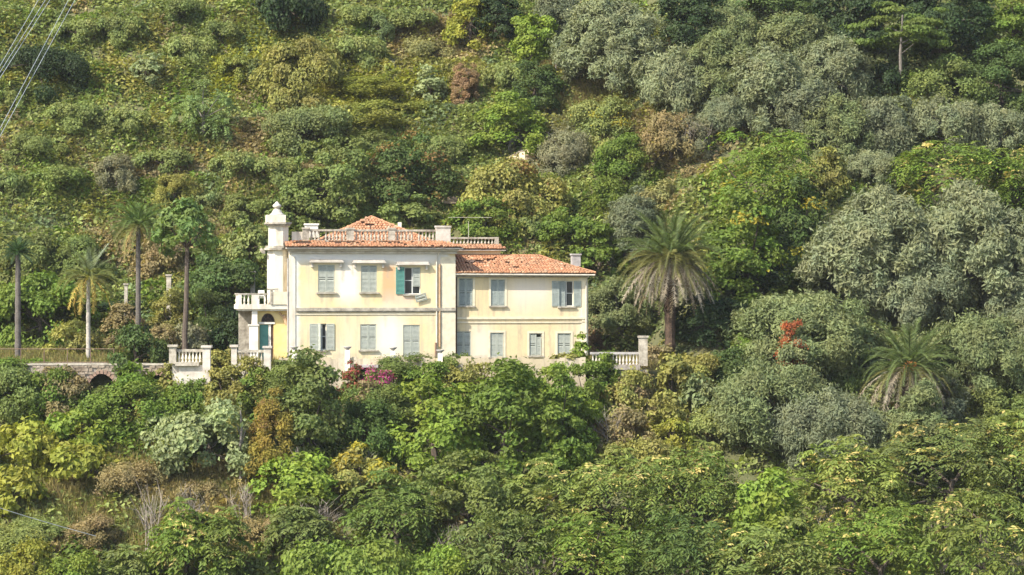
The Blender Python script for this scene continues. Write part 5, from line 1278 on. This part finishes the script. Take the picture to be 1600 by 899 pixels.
# ------------------------------------------------------------------ palms
def frond_mesh(L_, droop, n, ll, lw, seed, mat, lift=.35, vee=.5, rough=0.0):
    g = np.random.default_rng(seed); s = np.linspace(0, 1, 9)
    ang = lift - droop*s**1.3; dx = np.cos(ang); dz = np.sin(ang)
    x = np.concatenate([[0], np.cumsum((dx[1:]+dx[:-1])/2)])*L_/8; z = np.concatenate([[0], np.cumsum((dz[1:]+dz[:-1])/2)])*L_/8
    v = []; f = []; var = []
    for i in range(9):
        r_ = .055*(1-.85*s[i]); v += [(x[i], -r_, z[i]), (x[i], r_, z[i]), (x[i], 0, z[i]+r_)]; var += [.5]*3
    for i in range(8):
        a = i*3
        for q, r_ in ((0, 1), (1, 2), (2, 0)): f += [(a+q, a+r_, a+3+r_), (a+q, a+3+r_, a+3+q)]
    for i in range(n):
        t = .16+.84*(i+.5)/n; xx = np.interp(t, s, x); zz = np.interp(t, s, z); an = np.interp(t, s, ang); tg = np.array([math.cos(an), 0, math.sin(an)]); nr = np.array([-math.sin(an), 0, math.cos(an)])
        le = ll*math.sin(math.pi*min(1, .18+.82*t)**.8)**.6*g.uniform(.8, 1.1)+.05
        for sd in (-1, 1):
            d = tg*.62+np.array([0, sd*.8, 0])+nr*vee*g.uniform(.5, 1.2)+g.normal(size=3)*rough; d /= np.linalg.norm(d)
            w = tg*lw; p = np.array([xx, 0, zz]); b = len(v); sag = np.array([0, 0, -le*.22])
            v += [tuple(p-w/2), tuple(p+w/2), tuple(p+d*le*.55+w*.4+sag*.2), tuple(p+d*le+sag)]; rv = g.random(); var += [rv]*4
            f += [(b, b+1, b+2), (b, b+2, b+3)]
    var = np.array(var); va = np.stack([var, var, var*0, var*0+1], -1)
    return np_mesh("frond", np.array(v), np.array(f), [mat], var=va)
FR = {}
def frond(key, *a):
    if key not in FR: FR[key] = frond_mesh(*a)
    return FR[key]
M_OLDFROND = foliage_mat("withered_frond", True, rough=.8, trans=.1, spec=.1)

def palm(label, base, top, Lf, groups, r0, r1, mat, stubs=True, lean=0.0, seed=1, bulge=1.0, name="palm_tree", droopfruit=None):
    """groups: (count, elevation lo, hi, droop, kind, colour, leaflet len, n)"""
    g = random.Random(seed); e = empty(name, base); tag(e, label, "palm")
    h = top.z-base.z; m = MB(); n = 16; path = []; rad = []
    for i in range(n+1):
        t = i/n; path.append(Vector((lean*t*t, 0, -.3+(h+.3)*t))); rad.append((r0*(1-t)+r1*t)*(1+.07*((i % 2)*2-1))*(1.15 if t < .06 else 1))
    if bulge != 1: rad[-1] *= bulge; rad[-2] *= bulge; rad[-3] *= (1+bulge)/2
    m.tube(path, rad, 10)
    if stubs:
        for i in range(int(h*16)):
            t = g.uniform(.45, 1); a = g.uniform(0, 6.28); c = Vector((lean*t*t, 0, h*t)); rr = (r0*(1-t)+r1*t)
            m.rbox(c+Vector((math.cos(a), math.sin(a), .1))*rr, (.12, .10, .22), ry=.5, rz=a)
    m.build("trunk", mat, e)
    tp = Vector((lean, 0, h))
    for gi, (cnt, e0, e1, droop, kd, colr, ll, nl) in enumerate(groups):
        for i in range(cnt):
            az = 2*math.pi*(i+g.uniform(-.3, .3))/cnt + gi*.37; el = e0+(e1-e0)*((i*0.618) % 1)
            vi = i % 3
            me = frond((round(Lf, 1), round(droop, 2), kd, round(ll, 2), nl, vi), Lf, droop*(1+.15*(vi-1)), nl, ll, .06 if kd != 'dead' else .085, vi+gi*3, M_LEAF if kd == 'green' else M_OLDFROND, 0.0, .5 if kd == 'green' else .15, .06 if kd == 'green' else .22)
            o = link("frond" if kd == 'green' else "dead_frond", me, e)
            o.location = tp+Vector((math.cos(az), math.sin(az), g.uniform(-.25, .15)))*r1*.7
            o.rotation_euler = Matrix.Rotation(az, 3, 'Z').to_4x4().to_euler(); o.rotation_euler = (Matrix.Rotation(az, 4, 'Z') @ Matrix.Rotation(-el, 4, 'Y') @ Matrix.Rotation(g.uniform(-.3, .3), 4, 'X')).to_euler()
            sc = g.uniform(.85, 1.1); o.scale = (sc, sc, sc); j = g.uniform(.8, 1.2); o.color = (colr[0]*j, colr[1]*j, colr[2]*j, 1)
    return e, tp
GP = (.115, .150, .048); GY = (.17, .165, .055); DF = (.235, .20, .155); DB = (.17, .13, .085)
Yp = 200.5; bp = at(1047, 556, Yp); bp.z = gz(bp.x, Yp); tp_ = at(1047, 404, Yp)
palm("tall date palm with a skirt of grey dead fronds right of the villa", bp, tp_, 4.35,
     [(20, 1.0, 1.45, .9, 'green', GP, .68, 38), (24, .55, .98, 1.35, 'green', GP, .68, 38), (26, .1, .55, 1.5, 'green', GY, .64, 36), (22, -.3, .08, 1.3, 'green', GY, .6, 34),
      (22, -.55, -.15, 1.0, 'dead', DF, .5, 30), (30, -.8, -.35, .8, 'dead', DF, .5, 30), (12, -1.1, -.8, .4, 'dead', DB, .45, 24)], .36, .42, M_PALMTRUNK, True, seed=4, bulge=1.35)
bp = foot(1420, 672); tp_ = at(1420, 572, bp.y)
e, t0 = palm("smaller date palm with orange fruit stalks half hidden among the olives", bp, tp_, 3.9,
     [(16, 1.0, 1.4, .9, 'green', GP, .62, 30), (20, .5, .95, 1.35, 'green', GP, .62, 30), (20, .05, .45, 1.6, 'green', GP, .6, 30), (18, -.4, .0, 1.2, 'green', GY, .6, 30),
      (14, -.6, -.2, 1.0, 'dead', DF, .55, 28), (14, -1.0, -.6, .7, 'dead', DF, .55, 28)], .36, .42, M_PALMTRUNK, True, seed=8, bulge=1.3)
m = MB(); g_ = random.Random(2)
for i in range(26): m.rbox(t0+Vector((g_.uniform(-.4, .4), -.55+g_.uniform(-.1, .1), g_.uniform(-.35, .4))), (.12, .1, .2), ry=g_.uniform(-1, 1), rz=g_.uniform(-1, 1))
m.build("fruit_cluster", plain("orange_fruit", (.55, .24, .05), (.45, .2, .05), 3, .7), e)
def palm_at(px, pyb, pyc, u, *a, **k):
    b_ = at(px, pyb, D0+u); b_.z = gz(b_.x, b_.y); return palm(k.pop('label'), b_, at(px, pyc, D0+u), *a, **k)
palm_at(28, 548, 396, 1.0, 1.35, [(12, .8, 1.3, .6, 'green', (.045, .085, .030), .40, 16), (14, .2, .7, .9, 'green', (.045, .085, .03), .4, 16), (12, -.4, .1, .9, 'green', (.05, .085, .035), .4, 16)], .24, .18, M_DARKBARK, False, label="thin grey-trunked palm with a small dark head, leftmost on the terrace", seed=11)
palm_at(138, 550, 432, 0.0, 2.9, [(7, .9, 1.4, .9, 'green', (.17, .20, .09), .6, 26), (11, .2, .7, 1.5, 'green', (.18, .20, .06), .65, 26), (9, -.2, .2, 1.6, 'green', (.20, .20, .06), .65, 26), (7, -.9, -.5, 1.0, 'dead', (.36, .26, .07), .5, 22), (2, 1.1, 1.2, .4, 'green', (.24, .28, .2), .5, 20)], .17, .13, plain("pale_palm_trunk", (.46, .42, .36), (.3, .27, .22), 6, .9, .3), False, label="pale slender-trunked palm with drooping yellow fronds on the left terrace", seed=12)
palm_at(216, 520, 352, 6.0, 2.7, [(11, .8, 1.35, 1.2, 'green', (.13, .19, .05), .7, 26), (13, .2, .7, 1.6, 'green', (.13, .18, .05), .7, 26), (12, -.35, .15, 1.5, 'green', (.18, .19, .06), .65, 24), (5, -.9, -.5, .8, 'dead', (.3, .22, .1), .4, 18)], .21, .16, M_DARKBARK, False, label="tall grey-trunked palm with a loose green head on the left terrace", seed=13)
# ball-headed tree on a thin dark trunk
b_ = at(290, 550, 200.0); b_.z = gz(b_.x, b_.y); zt = at(0, 312, 200.0).z; zc = at(0, 388, 200.0).z
e = empty("ball_headed_tree", b_); tag(e, "glossy ball-headed tree on a tall thin dark trunk above the stone balustrade", "tree")
m = MB(); m.tube([(0, 0, -.3), (-.06, 0, 2), (.05, 0, 4.5), (.12, 0, zc-b_.z+.6)], [.26, .20, .17, .15], 9)
for i in range(9):
    a = i*.7; m.tube([(.1, 0, zc-b_.z), (.1+1.2*math.cos(a), 1.2*math.sin(a), zc-b_.z+1.0+.2*(i % 3))], [.09, .03], 5)
m.build("trunk", M_BARK, e)
v, f, var, mi, C, sn = make_crown('big', 4.4, zt-zc, 77)
o = link("crown", np_mesh("crown", v, f, [M_LEAF, M_YELLOW], mi, var, normals=sn), e, loc=(.1, 0, zc-b_.z)); o.color = (.14, .20, .055, 1)

# ------------------------------------------------------------------ scrub carpet and dry grass (uncountable)
PATCH = [  # photo pixels: x, y, rx, ry, colour
 (250, 268, 110, 18, 'brown'), (220, 120, 60, 30, 'golden'), (590, 100, 190, 50, 'golden'), (690, 60, 110, 40, 'brown'), (370, 110, 60, 40, 'ygreen'), (600, 150, 120, 35, 'ygreen'),
 (905, 125, 60, 24, 'straw'), (930, 170, 120, 40, 'golden'), (1040, 230, 110, 50, 'brown'), (880, 240, 90, 35, 'grey'), (700, 315, 60, 16, 'brown'), (420, 270, 80, 30, 'brown'), (250, 400, 120, 40, 'brown'), (420, 220, 80, 20, 'brown'),
 (230, 760, 150, 40, 'brown'), (330, 780, 190, 60, 'straw'), (430, 820, 130, 60, 'straw'), (150, 820, 150, 40, 'scrub'), (100, 690, 140, 70, 'ygreen'), (980, 640, 90, 50, 'golden'), (1060, 680, 120, 50, 'brown'), (700, 830, 130, 50, 'brown'),
 (180, 620, 160, 40, 'lush'), (300, 690, 120, 50, 'lush'), (1300, 100, 300, 130, 'oliveg'), (1250, 600, 250, 120, 'oliveg'), (1350, 820, 330, 120, 'aila'), (950, 820, 250, 90, 'aila'), (1450, 400, 200, 90, 'oliveb'), (1040, 600, 70, 40, 'golden')]
COLS['straw'] = (.30, .235, .105)
def scrub():
    g = np.random.default_rng(5)
    gx, gy = np.meshgrid(np.arange(-90, 1690, 18.5), np.arange(-70, 1000, 18.5)); n = gx.size
    px = gx.ravel()+g.uniform(-10, 10, n); py = gy.ravel()+g.uniform(-10, 10, n)
    dense = (px < 1120) & (py < 360) | (px < 520) & (py > 560) | (px < 420)
    keep = dense | (g.random(n) < .55); px, py = px[keep], py[keep]
    XX = (px[:, None]-CX)/F*YS; ZZ = (CY-py[:, None])/F*YS
    hit = ZZ <= ground_z(XX, np.broadcast_to(YS, XX.shape)); kk = np.argmax(hit, 1)
    Y = YS[kk]+g.uniform(-.4, .4, len(kk)); X = (px-CX)/F*Y; u = Y-D0
    ok = hit.any(1) & ~((u > -10) & (u < np.where(X < -17, 5.5, 12.2)) & (X < 11)); X, Y, px, py = X[ok], Y[ok], px[ok], py[ok]; Z = ground_z(X, Y); n = len(X)
    base = np.array([COLS['scrub'], COLS['mid'], COLS['golden'], COLS['lush'], COLS['bluegreen'], COLS['brown']]); pick = g.choice(6, n, p=[.38, .30, .15, .09, .04, .04])
    col = base[pick]
    for (cx, cy, rx, ry, c) in PATCH:
        q = ((px-cx)/rx)**2+((py-cy)/ry)**2; hit = (q < g.uniform(.3, 1.5, n)) & (g.random(n) < .88); col[hit] = COLS[c]
    col = col*g.uniform(.75, 1.25, (n, 1))
    R_ = g.uniform(.55, 1.35, n)*np.where(g.random(n) < .15, 1.3, 1)*(Y/205); Hh = R_*np.where((py < 380) & (px < 1100), g.uniform(.2, .52, n), g.uniform(.4, .85, n))
    cnt = (R_*R_*72).astype(int)+12; CI = np.repeat(np.arange(n), cnt); N_ = len(CI)
    e = rand_dirs(g, N_); e[:, 2] = np.abs(e[:, 2])*1.0-.08; e = unit(e); rr = g.uniform(.6, 1.05, N_)*(1+.22*np.sin(e[:, 0]*7+CI)*np.sin(e[:, 1]*6+CI*.7))
    P = np.stack([X[CI]+e[:, 0]*R_[CI]*rr, Y[CI]+e[:, 1]*R_[CI]*rr, np.zeros(N_)], -1); P[:, 2] = ground_z(P[:, 0], P[:, 1])+e[:, 2]*Hh[CI]*rr+.05
    Nn = unit(e*.7+np.array([0, 0, .4])+g.normal(size=(N_, 3))*.5); T = unit(g.normal(size=(N_, 3)))
    SN = unit(e*.7+np.array([0, -.25, .5])+Nn*.3); back = np.sum(Nn*SN, -1) < 0; Nn[back] *= -1
    sc = g.uniform(.7, 1.35, N_)*np.where(R_[CI] > 1, 1.12, 1)
    v, f = leaf_cards(P, Nn, T, .345*sc, .23*sc)
    cc = col[CI]*g.uniform(.85, 1.15, (N_, 1)); c4 = np.concatenate([cc, np.ones((N_, 1))], -1)
    o = link("scrub_foliage", np_mesh("scrub_foliage", v, f, [M_SCRUB], None, np.repeat(c4, 4, 0), normals=np.repeat(SN, 4, 0)))
    tag(o, "tangled low green and brown scrub covering the hillside", "undergrowth", kind="stuff")
scrub()
def grass():
    g = np.random.default_rng(8); P = []
    def area(x0, x1, u0, u1, n): P.append(np.stack([g.uniform(x0, x1, n), D0+g.uniform(u0, u1, n)], -1))
    area(-40, -16.5, -5.6, 11, 16000); area(-16.5, -14, -5.6, -1, 900); area(5.4, 10, -5.5, 4, 1500)
    for px, py, rx, n in ((905, 128, 50, 2600), (330, 770, 90, 5200), (200, 755, 110, 5200), (420, 800, 90, 4200), (120, 800, 90, 3500), (300, 835, 130, 8200), (440, 790, 70, 3200), (1000, 690, 60, 1500), (270, 400, 90, 1500), (700, 840, 70, 1200), (1000, 640, 70, 1600), (390, 320, 60, 600), (960, 165, 60, 900)):
        c = foot(px, py); s = rx/F*c.y; P.append(np.stack([c.x+g.normal(size=n)*s*.6, c.y+g.normal(size=n)*s*.5], -1))
    P = np.concatenate(P); tuft = g.random(len(P)); n = len(P); z = ground_z(P[:, 0], P[:, 1])
    ln = g.uniform(.35, .95, n); d = unit(np.stack([g.normal(size=n)*.35, g.normal(size=n)*.35, np.ones(n)], -1)); Nn = unit(np.cross(d, g.normal(size=(n, 3))))
    c3 = np.concatenate([P, (z+.0)[:, None]], -1)+d*(ln*.5)[:, None]
    v, f = leaf_cards(c3, Nn, d, ln, .055, 0.0)
    mixv = np.clip(.5+.5*np.sin(P[:, 0]*.9)*np.sin(P[:, 1]*1.3)+g.normal(size=n)*.25, 0, 1)[:, None]
    col = np.array([.30, .235, .105])*mixv+np.array([.14, .15, .04])*(1-mixv); c4 = np.concatenate([col*g.uniform(.8, 1.2, (n, 1)), np.ones((n, 1))], -1)
    o = link("dry_grass", np_mesh("dry_grass", v, f, [M_SCRUB], None, np.repeat(c4, 4, 0)))
    tag(o, "dry straw-coloured grass on the terrace and bare patches", "grass", kind="stuff")
grass()

# ------------------------------------------------------------------ thin veil added to lift the darkest shade
m = MB(); m.box(-430, 430, -235, 640, -49, 125)
hm = bpy.data.materials.new("added_haze"); hm.use_nodes = True; nt = hm.node_tree; nt.nodes.remove(nt.nodes["Principled BSDF"])
pv = nt.nodes.new("ShaderNodeVolumePrincipled"); pv.inputs["Color"].default_value = (.95, .96, 1, 1); pv.inputs["Density"].default_value = 0.00007
nt.links.new(pv.outputs[0], nt.nodes["Material Output"].inputs["Volume"])
tag(m.build("added_haze", hm), "thin pale veil added to lighten the deep shade", None, None, "stuff")
